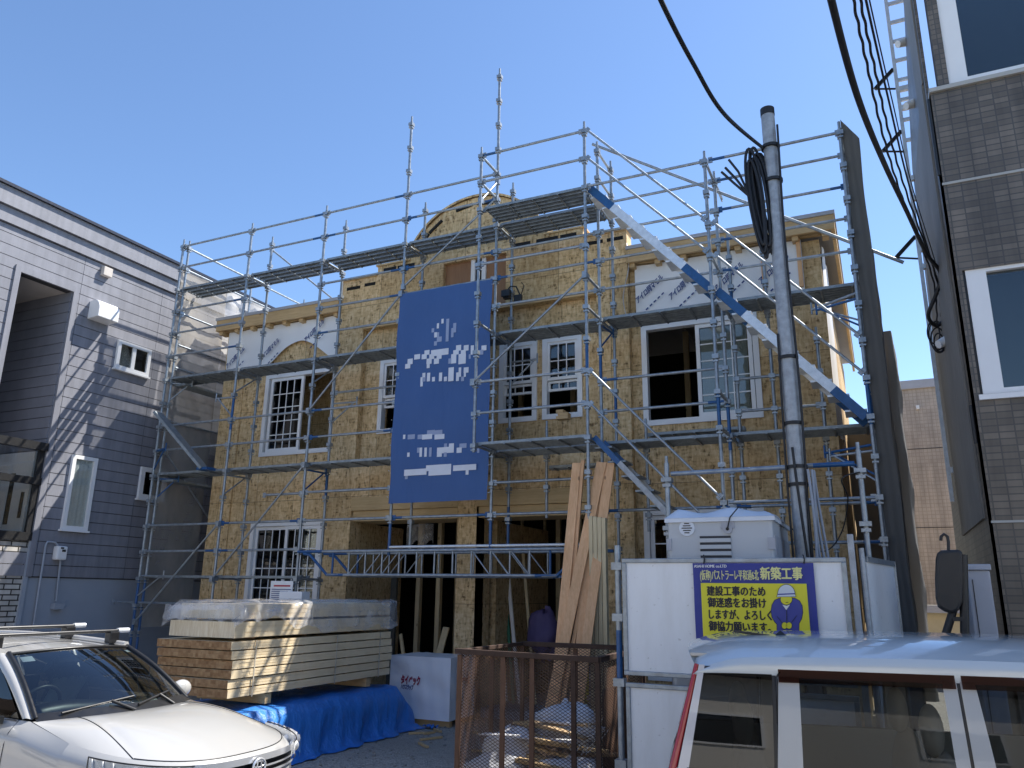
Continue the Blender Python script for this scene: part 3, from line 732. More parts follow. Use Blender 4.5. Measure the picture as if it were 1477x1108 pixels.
# the print reads only as pale square blotches; measured in steps of 1/9.23 photo pixel from two corners
PR1 = [(627,655,193,250,0),(692,720,193,490,1),(564,590,250,315,0),(526,562,370,432,0),(757,785,315,432,1),(785,822,250,370,1),(564,627,432,490,1),(526,562,490,543,1),(490,522,315,365,1),(564,590,370,432,1),
 (822,887,545,610,0),(924,987,545,610,0),(1015,1053,545,663,0),(1155,1220,545,605,0),(1090,1180,610,663,1),(397,462,610,663,0),(490,720,610,663,0),(785,857,610,663,0),(887,950,610,663,0),(258,332,663,720,0),(360,425,663,720,0),(462,526,663,720,0),(564,627,663,720,0),(757,822,663,780,0),(857,950,663,785,0),(165,230,720,785,0),(425,490,720,785,0),(526,590,720,785,0),(720,757,720,785,1),(990,1015,663,720,1),(130,195,785,840,0),(425,462,785,840,0),
 (720,785,840,1015,0),(857,887,840,960,0),(924,987,840,905,0),(924,950,905,960,0),(822,857,905,1015,0),(360,397,905,960,0),(425,462,905,1015,0),(590,627,905,1015,0),(332,360,960,1080,0),(490,526,960,1015,0),(655,692,960,1015,0),(887,924,960,1015,1),(360,397,960,1015,1)]
PR2 = [(102,130,250,305,0),(165,258,250,305,1),(297,360,250,305,1),(360,490,250,305,0),(526,655,250,305,0),(425,526,193,250,1),(526,627,193,250,1),(332,360,425,545,0),(397,425,425,545,0),(297,332,425,490,1),(462,490,425,545,1),(165,195,490,545,0),(564,785,425,490,0),(564,627,490,545,0),(655,692,490,545,1),(720,785,370,425,0),(655,692,370,425,1),(822,887,425,490,0),(857,950,370,425,1),(1090,1118,425,490,1),(130,425,720,785,0),(425,757,663,720,0),(462,757,720,785,0),(785,1090,663,720,0),(950,987,720,785,0),(130,165,785,840,1)]
pr_ = [MB(), MB()]
for lst, oy in ((PR1, 440), (PR2, 600)):
    for x0, x1, y0, y1, k in lst:
        p = at(570+x0/9.234, oy+y0/9.234, BY); q = at(570+x1/9.234, oy+y1/9.234, BY); yy = min(bwave(u, w_) for u in (p.x, q.x, (p.x+q.x)/2) for w_ in (p.z, q.z))-.004
        pr_[k].add([(p.x, yy, q.z), (q.x, yy, q.z), (q.x, yy, p.z), (p.x, yy, p.z)], [(0, 1, 2, 3)])
MAT['print_w'] = m_plain('white_print', (.66, .69, .76), .6); MAT['print_g'] = m_plain('pale_blue_print', (.30, .36, .52), .6)
part('print', pr_[0], 'print_w', bn); part('faint_print', pr_[1], 'print_g', bn)
m = MB()
for i in range(9):
    for x in (bx0-.01, bx1+.01): m.tube((x, BY-.01, 3.35+i*.42), (x+.04*(1 if x > -6 else -1), BY+.03, 3.37+i*.42), .006, 5)
part('tie', m, 'alu', bn, split=True)

# ---- little things on the scaffold
fl = thing('floodlight', 'black floodlight clamped to a post above the twin sash windows', 'floodlight', tuple(at(738, 432, YC-.02)))
p = Vector(fl.location); m = MB(); m.box(p.x-.12, p.x+.0, p.y-.10, p.y, p.z-.0, p.z+.16); m.box(p.x-.14, p.x+.02, p.y-.13, p.y-.1, p.z+.02, p.z+.14); part('lamp_head', m, 'black', fl, .01)
m = MB(); m.path([(p.x-.05, p.y-.05, p.z+.16), (p.x-.03, p.y, p.z+.24), (p.x+.08, p.y, p.z+.22), (p.x+.16, p.y, p.z+.05)], .014, 6); m.box(p.x+.06, p.x+.2, p.y-.05, p.y, p.z-.07, p.z+.05); part('clamp', m, 'black', fl)
m = MB(); m.path([(p.x+.16, p.y, p.z+.02), (p.x+.24, p.y-.03, p.z+.2), (p.x+.2, p.y-.05, p.z+.26)], .008, 5); part('cable', m, 'rubber', fl)
p = at(815, 606, YC+.18); m = MB()
for k, (dx, w_) in enumerate(((0, .20), (.03, .17), (.0, .12))): m.box(p.x-.12+dx, p.x-.12+dx+w_, p.y-.09, p.y+.05, p.z+.004+k*.052, p.z+.052+k*.052)
solo('wood_block', m, 'pine_x', 'small stack of wood offcuts on the plank below the right sash window', 'wood offcuts')
nb = thing('notice_board', 'white notice sheet with a red heading hung on the rail before the ground floor window', 'notice', tuple(at(405, 870, YM-.12)))
m = MB(); p = at(391, 838, YM-.12); q = at(420, 872, YM-.12); m.box(p.x, q.x, p.y, p.y+.01, q.z, p.z); part('sheet', m, 'vinyl', nb)
m = MB(); MAT['print_red'] = m_plain('red_print', (.45, .03, .05), .6)
m.box(p.x+.07, q.x-.05, p.y-.004, p.y-.002, p.z-.09, p.z-.065); part('heading', m, 'print_red', nb)
m = MB()
for k in range(7): m.box(p.x+.03, q.x-.03-.06*(k % 3), p.y-.004, p.y-.002, p.z-.14-k*.032, p.z-.128-k*.032)
part('text_line', m, 'print_blue', nb)
m = MB(); p = at(403, 853, YM-.35); q = at(434, 875, YM-.35); m.box(p.x, q.x, p.y, p.y+.2, q.z-.08, p.z); solo('control_box', m, 'wrap', 'pale box below the notice sheet behind the timber stack', 'box', bevel=.01)
# ------------------------------------------------------------------ grey neighbour house on the left
LX = -13.3
nh = thing('grey_house', 'tall grey clad house with a deep porch and white windows on the left', 'house', (LX-4, 11, 0))
REC = (7.86, 8.88, 2.65, 7.25)
bd = MB(); rb = random.Random(5)
joints = [1.0, 3.56, 5.38, 7.2, 9.02, 10.84, 12.66, 14.48, 16.3, 18.1]
z = 2.07
while z < 8.0:
    z2 = min(z+.198, 8.02)
    for a, b in zip(joints, joints[1:]):
        segs = [(a, b)]
        if z2 > REC[2] and z < REC[3]:
            segs = []
            for (u, v) in [(a, b)]:
                if u < REC[0]: segs.append((u, min(v, REC[0])))
                if v > REC[1]: segs.append((max(u, REC[1]), v))
        for u, v in segs:
            if z < 4.36 and v <= REC[0]+.01: continue
            if v-u > .02: bd.box(LX-.02, LX, u+.004, v-.004, z, z2-.010)
    z += .2
part('siding', bd, 'siding', nh)
b = MB(); wall_x(b, 1, 18.1, 2.05, 8.6, LX-.18, LX-.022, [REC, (1, REC[0], 2.05, 4.36)]); b.box(LX-8, LX-.18, 17.9, 18.1, 0, 8.6)
part('backing', b, 'siding_dk', nh)
b = MB(); b.box(LX-.02, LX+.05, 1, 18.15, 8.03, 8.30); b.box(LX-.02, LX+.11, 1, 18.15, 8.312, 8.64); part('fascia_band', b, 'siding', nh, split=True)
b = MB(); b.box(LX-8, LX+.16, .9, 18.2, 8.645, 8.70); part('roof', b, 'roofdk', nh)
b = MB(); b.box(LX-.3, LX-.035, 8.9, 18.0, 0, 2.05); part('foundation', b, 'conc', nh)
# porch recess
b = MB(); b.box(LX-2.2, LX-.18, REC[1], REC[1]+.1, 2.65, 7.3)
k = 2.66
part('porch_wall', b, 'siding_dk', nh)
b = MB()
while k < 7.2: b.box(LX-2.2, LX-.02, REC[1]-.018, REC[1]-.001, k, k+.188); k += .2
part('porch_siding', b, 'siding', nh)
b = MB(); b.box(LX-2.2, LX-.181, REC[0]-.1, REC[0], 2.65, 7.3); b.box(LX-2.3, LX-2.2, REC[0], REC[1], 2.65, 7.3); part('porch_side', b, 'siding', nh)
b = MB(); b.box(LX-2.2, LX-.03, REC[0], REC[1], 7.251, 7.35); part('porch_ceiling', b, 'soffit', nh)
b = MB(); b.box(LX-.021, LX+.03, REC[0]-.10, REC[0], 4.37, 7.36); b.box(LX-.021, LX+.03, REC[1], REC[1]+.10, 2.06, 7.36); b.box(LX-.021, LX+.03, REC[0], REC[1], 7.25, 7.36)
part('porch_trim', b, 'siding', nh)
MAT['clearpane'] = m_glass('clear_pane', (.93, .95, .95), gain=.6)
# glazed entrance box
en = MB()
for a, c in ((5.0, 5.1), (6.6, 6.68), (7.9, 7.98), (8.77, 8.87)): en.box(LX-.06, LX, a, c, 2.66, 4.3)
en.box(LX-.06, LX+.03, 5, 8.87, 2.66, 2.80); en.box(LX-.06, LX+.03, 5, 8.87, 3.62, 3.74); en.box(LX-.06, LX+.05, 5, 8.89, 4.22, 4.36)
ent = part('entrance_frame', en, 'black', nh)
b = MB(); b.box(LX-.035, LX-.030, 5.1, 8.77, 2.8, 4.22); part('glass', b, 'clearpane', ent)
b = MB(); b.box(LX-1.15, LX-.17, 8.80, 8.86, 2.66, 4.22); dr = part('door', b, 'vinyl', nh)
b = MB(); b.box(LX-.72, LX-.60, 8.792, 8.80, 2.95, 3.85); part('door_glass', b, 'dark', dr)
b = MB(); b.box(LX-.30, LX-.265, 8.76, 8.80, 3.05, 3.5); part('handle', b, 'black', dr)
b = MB(); b.box(LX-2, LX-.02, 5, 8.86, 0, 2.655); part('brick_base', b, 'brickw', nh)
b = MB(); b.box(LX-.02, LX+.02, 8.86, 8.93, 0, 2.66); part('corner_trim', b, 'conc', nh)
def side_window(y0, y1, z0, z1, t, split=False, cur=False):
    m = MB(); wall_x(m, y0, y1, z0, z1, LX-.005, LX+.055, [(y0+t, y1-t, z0+t, z1-t)])
    wd = part('window', m, 'vinyl', nh)
    m = MB(); m.box(LX+.012, LX+.016, y0+t, y1-t, z0+t, z1-t); part('pane', m, 'clearpane' if cur else 'pane', wd)
    m = MB(); m.smooth = True
    if cur: m.grid([[(LX+.006+.003*math.sin((y0+t+(y1-y0-2*t)*i/40)*70), y0+t+(y1-y0-2*t)*i/40, zz) for zz in (z0+t, z1-t)] for i in range(41)])
    else: m.box(LX+.002, LX+.005, y0+t, y1-t, z0+t, z1-t)
    part('curtain' if cur else 'dark_room', m, 'curtain' if cur else 'dark', wd)
    if split:
        ym = (y0+y1)/2; m = MB(); m.box(LX+.01, LX+.04, ym-.04, ym+.04, z0+t, z1-t); part('mullion', m, 'vinyl', wd)
        m = MB(); m.smooth = True; m.grid([[(LX+.008+.002*math.sin(i*1.3), y0+t+(ym-.05-y0-t)*i/20, zz) for zz in (z0+t, z1-t)] for i in range(21)]); part('curtain', m, 'curtain', wd)
    m = MB(); m.box(LX-.0, LX+.08, y0-.03, y1+.03, z0-.035, z0-.002); part('sill', m, 'vinyl', wd)
side_window(9.95, 10.73, 6.06, 6.64, .07, True); side_window(9.38, 9.89, 2.90, 4.25, .07, False, True); side_window(10.88, 11.52, 3.62, 4.25, .09)
side_window(13.2, 14.1, 5.3, 6.4, .08, True); side_window(12.9, 13.5, 2.7, 3.9, .08)
# vent hood, eave vents, meter, pipes
m = MB(); m.smooth = False
pr2 = [(LX, 6.84), (LX, 7.20)]+[(LX+.14+.16*math.sin(t), 7.04+.17*math.cos(t)) for t in [i*math.pi/16 for i in range(9)]]+[(LX+.30, 6.86)]
m.prism(pr2, 'y', 9.24, 9.68); part('vent_hood', m, 'vinyl', nh, .015)
m = MB(); m.box(LX+.0, LX+.10, 9.36, 9.55, 7.78, 7.96); m.box(LX+.0, LX+.10, 11.3, 11.5, 7.78, 7.96); part('eave_vent', m, 'soffit', nh, .01, split=True)
mt = MB(); mt.box(LX, LX+.14, 9.31, 9.50, 2.36, 2.60); mt = part('meter_box', mt, 'vinyl', nh, .03)
m = MB(); m.box(LX+.14, LX+.143, 9.39, 9.46, 2.50, 2.54); m.box(LX+.14, LX+.143, 9.36, 9.42, 2.55, 2.58); part('dial', m, 'black', mt)
m = MB(); m.tube((LX+.04, 9.46, 2.36), (LX+.04, 9.50, 1.66), .018, 8); m.box(LX-.03, LX+.08, 9.46, 9.64, 1.52, 1.62); m.path([(LX+.05, 9.36, 2.6), (LX+.05, 9.3, 2.66), (LX+.05, 9.15, 2.66), (LX+.05, 9.13, 2.6), (LX+.05, 9.16, .6)], .018, 8); part('pipe', m, 'conc', nh)
m = MB(); m.ball((LX+.03, 11.28, 4.55), .055); m.tube((LX, 11.28, 4.55), (LX+.04, 11.28, 4.55), .03); part('pipe_cap', m, 'black', nh)

# ------------------------------------------------------------------ brown tiled building on the right
RY, RX = 7.9, .885
MAT['dulltrim'] = m_plain('dull_trim', (.42, .41, .38), .5)
MAT['weathered'] = m_wood('weathered_side_panel', (.27, .25, .225), (.20, .185, .165), 2, 1.2, knots=False)
tb = thing('tiled_building', 'brown tiled office building with white framed windows at the right edge', 'building', (RX+3, RY+2, 0))
m = MB(); wall_y(m, RX, 9, 0, 6.80, RY, RY+.25, [(.935, 4.2, 3.68, 4.88)]); part('front_wall', m, 'tile_f', tb)
m = MB(); wall_y(m, RX+.1, 9, 6.9, 13, RY+.14, RY+.3, [(1.08, 5, 6.95, 9.2)]); part('upper_wall', m, 'tile_f', tb)
m = MB(); m.prism([(RY+.002, 0), (12.5, 0), (11.9, 2.9), (11.35, 4.5), (10.95, 7.6), (9.1, 8.9), (8.9, 13), (RY+.31, 13), (RY+.31, 6.8), (RY+.002, 6.8)], 'x', RX, RX+.03); part('side_wall', m, 'tile_s', tb)
m = MB(); m.box(RX-.02, RX-.001, 8.35, 10.6, 2.62, 7.2); m.box(RX-.016, RX-.001, 8.3, 9.0, 7.2, 12); part('side_panel', m, 'weathered', tb, split=True)
m = MB(); m.box(RX-.01, 9, RY-.03, RY+.14, 6.802, 6.845); m.box(RX-.01, 9, RY-.012, RY, 5.775, 5.80); m.box(RX-.01, 9, RY-.012, RY, 2.54, 2.56); part('string_course', m, 'dulltrim', tb, split=True)
m = MB(); m.box(.92, 9, RY-.03, RY, 3.625, 3.672); part('sill', m, 'vinyl', tb, split=True)
def big_window(x0, x1, z0, z1, y, t):
    m = MB(); m.box(x0, x0+t, y, y+.12, z0, z1); m.box(x0+t, x1, y, y+.12, z0, z0+.05); m.box(x0+t, x1, y, y+.12, z1-.035, z1); m.box(x0+1.6, x0+1.7, y, y+.1, z0+.05, z1-.035)
    wd = part('window', m, 'vinyl', tb)
    m = MB(); m.box(x0+t, x1, y+.05, y+.056, z0+.05, z1-.035); part('pane', m, 'pane', wd)
    m = MB(); m.box(x0+t, x1, y+.3, y+.32, z0, z1); part('room', m, 'roomgrey', wd)
MAT['roomgrey'] = m_plain('dim_room', (.06, .075, .085), .8)
big_window(.96, 4.2, 3.68, 4.88, RY+.02, .165); big_window(1.08, 5, 6.95, 9.2, RY+.16, .17)
m = MB(); m.box(2, 9, RY+.4, 12, 0, 13); part('core', m, 'dark', tb)
m = MB(); m.box(.936, .959, RY+.03, RY+.06, 3.68, 4.88); m.box(.936, 4.2, RY+.24, RY+.25, 3.68, 4.88); m.tube((RX-.03, RY+.06, 3.6), (RX-.03, RY+.06, 3.25), .018, 8); m.tube((RX-.02, RY+.02, 6.75), (RX-.02, RY+.02, 5.9), .015, 8); part('recess_shade_and_pipe', m, 'black', tb, split=True)  # black strip and sheet paint the window recess shade; tubes are pipes
# ladder with stand-offs on the side wall
ld = MB(); lx, ly = .81, 10.9
ld.box(lx, lx+.045, ly-.02, ly+.02, 3.05, 11.5); ld.box(lx+.27, lx+.31, ly-.02, ly+.02, 7.9, 11.5)
zz = 8.0
while zz < 11.4: ld.box(lx+.045, lx+.27, ly-.015, ly+.015, zz, zz+.05); zz += .32
for zz in (3.4, 5.0, 6.1, 6.35, 7.1, 7.4, 8.5, 8.8): ld.box(lx+.045, lx+.20, ly-.03, ly+.03, zz, zz+.07)
part('ladder', ld, 'alu', tb)
m = MB()
for zz in (6.3, 7.9, 8.9):
    m.beam((lx, ly, zz+.28), (lx-.26, ly-.05, zz), .04, .05); m.beam((lx, ly, zz-.04), (lx-.26, ly-.05, zz), .02, .02)
part('arm', m, 'black', tb, split=True)
for px, py in ((1328, 147), (1362, 492), (1300, 62)):
    p = at(px, py, 9.6); m = MB(); m.tube((RX, p.y, p.z), (RX-.09, p.y-.06, p.z-.05), .06, 10, .045); part('spotlight', m, 'vinyl', tb)

# ------------------------------------------------------------------ beige building far behind, seen through the gap
bb = thing('beige_building', 'beige tiled building standing far behind, seen through the gap beside the net', 'building', (4, 28, 0))
m = MB(); m.box(.72, 9, 24, 32, 1.75, 7.62); part('wall', m, 'tile_beige', bb)
m = MB(); m.box(.68, 9.05, 23.93, 32.1, 7.62, 7.86); part('roof_cap', m, 'steelpaint', bb)
MAT['stucco'] = m_plain('cream_stucco', (.58, .50, .32), .9); m = MB(); m.box(.72, 9, 24.02, 32, 0, 1.55); part('base', m, 'stucco', bb)
m = MB(); m.box(.70, 9.02, 23.9, 24.01, 1.552, 1.745); part('ledge', m, 'steelpaint', bb)
m = MB()
for z in (3.75, 5.9): m.box(.72, 9, 23.992, 23.999, z, z+.02)
part('joint', m, 'siding_dk', bb, split=True)
m = MB(); m.box(1.25, 1.33, 23.9, 24, 7.02, 7.12); part('vent', m, 'vinyl', bb)

# ------------------------------------------------------------------ pole, cables
up = thing('utility_pole', 'slim steel service pole with straps and cable rising before the stairs', 'utility pole', (-.62, 7.42, 0))
m = MB(); m.smooth = True; m.tube((-.62, 7.42, 0), (-.63, 7.42, 6.66), .083, 20, .066); part('shaft', m, 'galv_lt', up)
m = MB(); m.tube((-.63, 7.42, 6.66), (-.63, 7.42, 6.74), .07, 20); part('cap', m, 'rubber', up)
m = MB()
for z in (2.86, 3.02, 3.42, 4.05, 5.9, 6.28): m.tube((-.621-.001*z, 7.42, z), (-.621-.001*z, 7.42, z+.03), .092, 16)
part('strap', m, 'rubber', up, split=True)
m = MB(); m.path([(-.55+.01*math.sin(z*2.1), 7.36, z) for z in [6.5-.22*i for i in range(30)]], .012, 6); m.path([(-.705+.01*math.sin(z*1.7), 7.37, z) for z in [4.3-.2*i for i in range(21)]], .011, 6); m.path([(-.6+.05*math.sin(z*1.3), 7.31, z) for z in [3.2-.2*i for i in range(15)]], .013, 6)
part('service_cable', m, 'rubber', up, split=True)
m = MB()
for k in range(6): m.path([(-.53+k*.012+.06*k*.25*t*t+.02*math.sin(t*5+k), 7.40+.03*k-.06, 3.0-1.6*t) for t in [i/12 for i in range(13)]], .013, 6)
part('conduit', m, 'conc', up, split=True)
cc = MB(); rc = random.Random(4)
for k in range(9):
    cx, cz, w_, h_ = -.775+rc.uniform(-.03, .03), 5.72+rc.uniform(-.05, .05), .05+rc.uniform(-.02, .02), .55+rc.uniform(-.1, .06)
    cc.path([(cx+.02*k*.3+w_*math.cos(t)*(1+.2*math.sin(t))-.06*math.sin(t)*.6, 7.33+.012*k, cz+h_*math.sin(t)) for t in [2*math.pi*i/36 for i in range(36)]], .015, 6, closed=True)
for dx, dz in ((-.16, .10), (-.2, .02), (-.24, -.02)): cc.path([(-.85, 7.34, 5.75), (-.85+dx*.6, 7.33, 5.95+dz), (-.87+dx, 7.32, 6.10+dz)], .013, 6)
solo('cable_coil', cc, 'rubber', 'coil of black cable hanging on the left of the service pole top', 'cable coil')
def cable(pts, r, label, group=None, wig=0):
    P = [Vector(p) for p in pts]; out = []
    for i in range(len(P)-1):
        p0, p1, p2, p3 = P[max(i-1, 0)], P[i], P[i+1], P[min(i+2, len(P)-1)]
        for s_ in range(24):
            t = s_/24; q = .5*((2*p1)+(-p0+p2)*t+(2*p0-5*p1+4*p2-p3)*t*t+(-p0+3*p1-3*p2+p3)*t**3)
            if wig: a = (i*24+s_)*.9; q = q+Vector((math.cos(a), 0, math.sin(a)))*wig
            out.append(q)
    out.append(P[-1]); m = MB(); m.path(out, r, 8); return solo('overhead_cable', m, 'rubber', label, 'cable', group)
cable([atD(820, -400, 2.4), atD(905, -120, 3.7), atD(953, 0, 4.5), atD(1000, 92, 5.2), atD(1045, 165, 6), (-.70, 7.36, 6.28)], .016, 'thick black cable dropping from the top of the sky to the service pole')
W_ = lambda px, py, D: atD(px, py, D)
wall_pt = Vector((RX-.03, 9.6, 5.35))
cable([W_(1150, -330, 2.4), W_(1175, -120, 3.3), W_(1199, 0, 4.2), W_(1237, 140, 5.0), W_(1275, 235, 6.2), W_(1308, 305, 7.4), W_(1336, 365, 8.3), W_(1357, 395, 8.6), W_(1350, 425, 8.7), W_(1339, 455, 8.8), W_(1350, 470, 8.9), W_(1362, 462, 8.9)], .021, 'thickest black cable sweeping down past the ladder to the tiled side wall')
cable([W_(1190, -330, 2.6), W_(1212, -120, 3.6), W_(1231, 0, 4.6), W_(1252, 100, 5.4), W_(1275, 200, 6.4), W_(1303, 290, 7.6), W_(1345, 400, 8.6), W_(1352, 470, 8.8)], .009, 'twisted thin cable next to the thickest one near the ladder', wig=.0035)
cable([W_(1205, -330, 2.7), W_(1224, -120, 3.7), W_(1241, 0, 4.8), W_(1262, 100, 5.6), W_(1282, 190, 6.6), W_(1308, 280, 7.8), W_(1350, 400, 8.7), W_(1358, 460, 8.9)], .009, 'twisted thin cable nearer the ladder, second from the thickest one', wig=.0035)
cable([W_(1190, -330, 2.7), W_(1224, -120, 3.7), W_(1249, 0, 4.8), W_(1283, 150, 6.2), W_(1312, 270, 7.6), W_(1354, 410, 8.8)], .008, 'smooth thin cable running closest to the ladder')
cable([W_(1195, -330, 2.8), W_(1229, -120, 3.8), W_(1254, 0, 4.9), W_(1288, 150, 6.3), W_(1316, 270, 7.7), W_(1358, 410, 8.9), W_(1365, 470, 9)], .005, 'thinnest smooth wire grazing the ladder')
m = MB(); rc = random.Random(2)
for k in range(4):
    c = W_(1350+rc.uniform(-4, 5), 487+rc.uniform(-8, 8), 8.9); m.path([c+Vector(((.05+.012*k)*math.cos(t), 0, (.11+.02*k)*math.sin(t))) for t in [2*math.pi*i/20 for i in range(20)]], .009, 6, closed=True)
solo('cable_loop', m, 'rubber', 'loose loops of black cable hanging on the side wall of the tiled building', 'cable loops')
cable([(-.05, 7.6, 3.0), W_(1215, 690, 6.9), W_(1223, 720, 7.0), W_(1215, 765, 7.1), W_(1195, 793, 7.1), W_(1170, 790, 7.1), W_(1140, 760, 7.2)], .006, 'thin grey cord looping below the cross rail beside the service pole')

# ------------------------------------------------------------------ portable toilet
pt = thing('portable_toilet', 'pale grey plastic portable toilet behind the white fence panels', 'portable toilet', (-1.26, 7.45, 0))
MAT['plastic'] = m_plain('pale_grey_plastic', (.52, .54, .56), .5, 0, .05, 2)
MAT['roofw'] = m_plain('white_plastic_roof', (.70, .74, .80), .45, 0, .05, 2)
m = MB(); m.box(-1.70, -.81, 6.9, 8.05, .1, 2.56); part('cabin', m, 'plastic', pt, .03)
m = MB(); m.smooth = True; rows = []
for i in range(31):
    x = -1.725+.94*i/30; rows.append([])
    for j in range(25):
        y = 6.875+1.2*j/24; e = min(min(i, 30-i)/3, min(j, 24-j)/3, 1)
        rows[-1].append((x, y, 2.555+.06*e*(.9+.35*math.sin(x*13+1)*math.cos(y*4))+.02*e))
m.grid(rows); m.smooth = False; m.box(-1.72, -.79, 6.878, 8.07, 2.52, 2.556); part('roof', m, 'roofw', pt)
m = MB()
cv = at(991, 762, 6.9)
for k in range(5): m.tube((cv.x-.045+.012*abs(k-2), 6.888, cv.z+.04-.02*k), (cv.x+.045-.012*abs(k-2), 6.888, cv.z+.04-.02*k), .005, 6)
part('grille_slot', m, 'siding_dk', pt, split=True)
m = MB(); m.tube((cv.x, 6.889, cv.z), (cv.x, 6.8995, cv.z), .068, 24); part('round_vent', m, 'roofw', pt)
m = MB()
for k in range(4): m.box(-1.42, -1.16, 6.878, 6.90, 2.37-.055*k-.024, 2.37-.055*k+.008)
part('louvre', m, 'plastic', pt, split=True)
m = MB()
for k in range(4): m.box(-1.42, -1.16, 6.884, 6.8995, 2.37-.055*k+.010, 2.37-.055*k+.028)
part('louvre_gap', m, 'siding_dk', pt, split=True)
m = MB(); m.tube((-1.18, 6.88, 2.455), (-1.18, 6.9, 2.455), .04, 16); m.box(-1.235, -1.125, 6.89, 6.9, 2.46, 2.52); part('hook_plate', m, 'steelpaint', pt)
m = MB(); m.tube((-1.18, 6.874, 2.455), (-1.18, 6.88, 2.455), .014, 10); m.path([(-1.18, 6.87, 2.455), (-1.15, 6.86, 2.55), (-1.08, 6.9, 2.64), (-1.02, 7.2, 2.66)], .006, 6); part('rope', m, 'rubber', pt)
m = MB(); m.box(-.86, -.80, 6.89, 6.905, 2.28, 2.38); m.box(-1.71, -1.67, 6.89, 6.905, 2.28, 2.38); part('catch', m, 'steelpaint', pt, split=True)
m = MB(); m.box(-.812, -.80, 6.98, 8.0, .3, 2.40); part('side_panel', m, 'steelpaint', pt)

# ------------------------------------------------------------------ white fence panels
def m_panel():
    n = N('white_panel_sheet'); d = n.ramp(n.noise(2.2, n.map((2.5, 1, .5)), det=8, rough=.7), (.48, 0.), (.75, .35)); sp = n.ramp(n.noise(26, det=4), (.66, 0.), (.72, .5))
    c = n.mix(d, (.86, .86, .86), (.62, .60, .56)); c = n.mix(sp, c, (.45, .43, .40))
    return n.P(col=c, rough=.38)
MAT['white_panel'] = m_panel()
PYY = 6.40
def fence(x0, x1, z0, z1, label):
    t = thing('site_fence', label, 'site fence', ((x0+x1)/2, PYY, z0), 0, 'white site fence panels')
    m = MB(); m.box(x0+.035, x1-.035, PYY-.004, PYY+.006, z0+.03, z1-.03); part('sheet', m, 'white_panel', t)
    part('frame', frame_mb(x0, x1, z0, z1, PYY-.018, PYY+.022, .036), 'galv', t, .006)
    return t
f1 = fence(-1.97, -.25, 1.28, 2.19, 'upper white fence panel carrying the yellow and blue sign')
f2 = fence(-1.96, -.25, .31, 1.225, 'lower white fence panel, blank, below the panel with the sign')
fp = thing('fence_post', 'grey post with blue sleeves at the left edge of the white fence panels', 'post', (-2.02, PYY+.03, 0), 0, 'fence posts')
m = MB()
for a, b_, c in ((0, .35, 1), (.35, 1.25, 0), (1.25, 1.62, 1), (1.62, 2.30, 0)): m.k = c; m.tube((-2.02, PYY+.03, a), (-2.02, PYY+.03, b_), .024, 10)
m.k = 0
for z in (.62, 1.22, 1.72, 2.13): m.box(-2.065, -1.975, PYY-.01, PYY+.07, z-.03, z+.03)
part('tube', m, ['galv', 'blue'], fp)
fp = thing('fence_post', 'grey post at the right corner of the white fence panels', 'post', (-.20, PYY+.03, 0), 0, 'fence posts')
m = MB(); m.box(-.23, -.185, PYY, PYY+.05, 0, 2.36); m.tube((-.14, PYY+.06, 0), (-.14, PYY+.06, 2.26), .020, 10); part('tube', m, 'galv_lt', fp, .006)
sp = thing('site_fence', 'narrow grey fence panel turning back from the right corner of the sign panel', 'site fence', (-.05, PYY+.5, 0), 0, 'white site fence panels')
m = MB(); m.beam((-.12, PYY+.10, 1.16), (.07, PYY+1.05, 1.16), .012, 2.0); part('sheet', m, 'white_panel', sp)
m = MB(); m.beam((-.12, PYY+.10, 2.18), (.07, PYY+1.05, 2.18), .04, .04); m.beam((.07, PYY+1.05, .1), (.07, PYY+1.05, 2.2), .04, .04); part('frame', m, 'galv', sp)

# ------------------------------------------------------------------ printed sign
SY = PYY-.03
A_ = lambda px, py, d=0: at(px, py, SY-d)
sg = thing('sign', 'blue and yellow printed sign with a bowing worker hung on the upper white panel', 'sign', tuple(A_(1085, 930)))
MAT['sign_blue'] = m_plain('sign_blue', (.02, .035, .27), .45, 0, .08); MAT['sign_yellow'] = m_plain('sign_yellow', (.78, .70, .03), .45, 0, .04)
MAT['ink'] = m_plain('black_ink', (.015, .015, .02), .5); MAT['jacket'] = m_plain('printed_blue', (.05, .06, .30), .5)
MAT['helmet'] = m_plain('printed_pale_grey', (.66, .70, .74), .5); MAT['white_ink'] = m_plain('white_ink', (.8, .8, .78), .5); MAT['cream_ink'] = m_plain('pale_yellow_ink', (.80, .76, .32), .5)
sx0, sx1 = A_(999, 812).x, A_(1172.5, 809).x; sz1 = A_(999, 812.5).z; sz0 = sz1-.74
m = MB(); rows = [[(sx0+(sx1-sx0)*i/16, SY+.004*math.sin(i*.9)+.003*math.sin(j), sz0+(sz1-sz0)*j/10) for j in range(11)] for i in range(17)]
m.smooth = True; m.grid(rows); part('sheet', m, 'sign_blue', sg)
yx0, yx1 = A_(1011, 841).x, A_(1163, 838).x; yz1 = A_(1011, 841).z
m = MB(); m.box(yx0, yx1, SY-.009, SY-.007, sz0+.05, yz1); part('yellow_field', m, 'sign_yellow', sg)
UXs, UZs = (1, 0, 0), (0, 0, 1)
def put_text(txt, px0, px1, py_base, h_px, mat, name, y=.011, bold=.01):
    p = A_(px0, py_base); q = A_(px1, py_base-(px1-px0)*.035)
    m = MB(); s_ = h_px*p.y*1.05/1122*1.02; k = bold*.02
    for i, (dx, dz) in enumerate(((0, 0), (.9, .0), (-.9, 0), (.5, .8), (-.5, -.8)) if bold > .011 else ((0, 0), (.6, 0))): text_mb(txt, s_, m, (p.x+dx*.0035, SY-y-.0003*i, p.z+dz*.003), UXs, UZs, bold=0, width=q.x-p.x, depth=0)
    part(name, m, mat, sg)
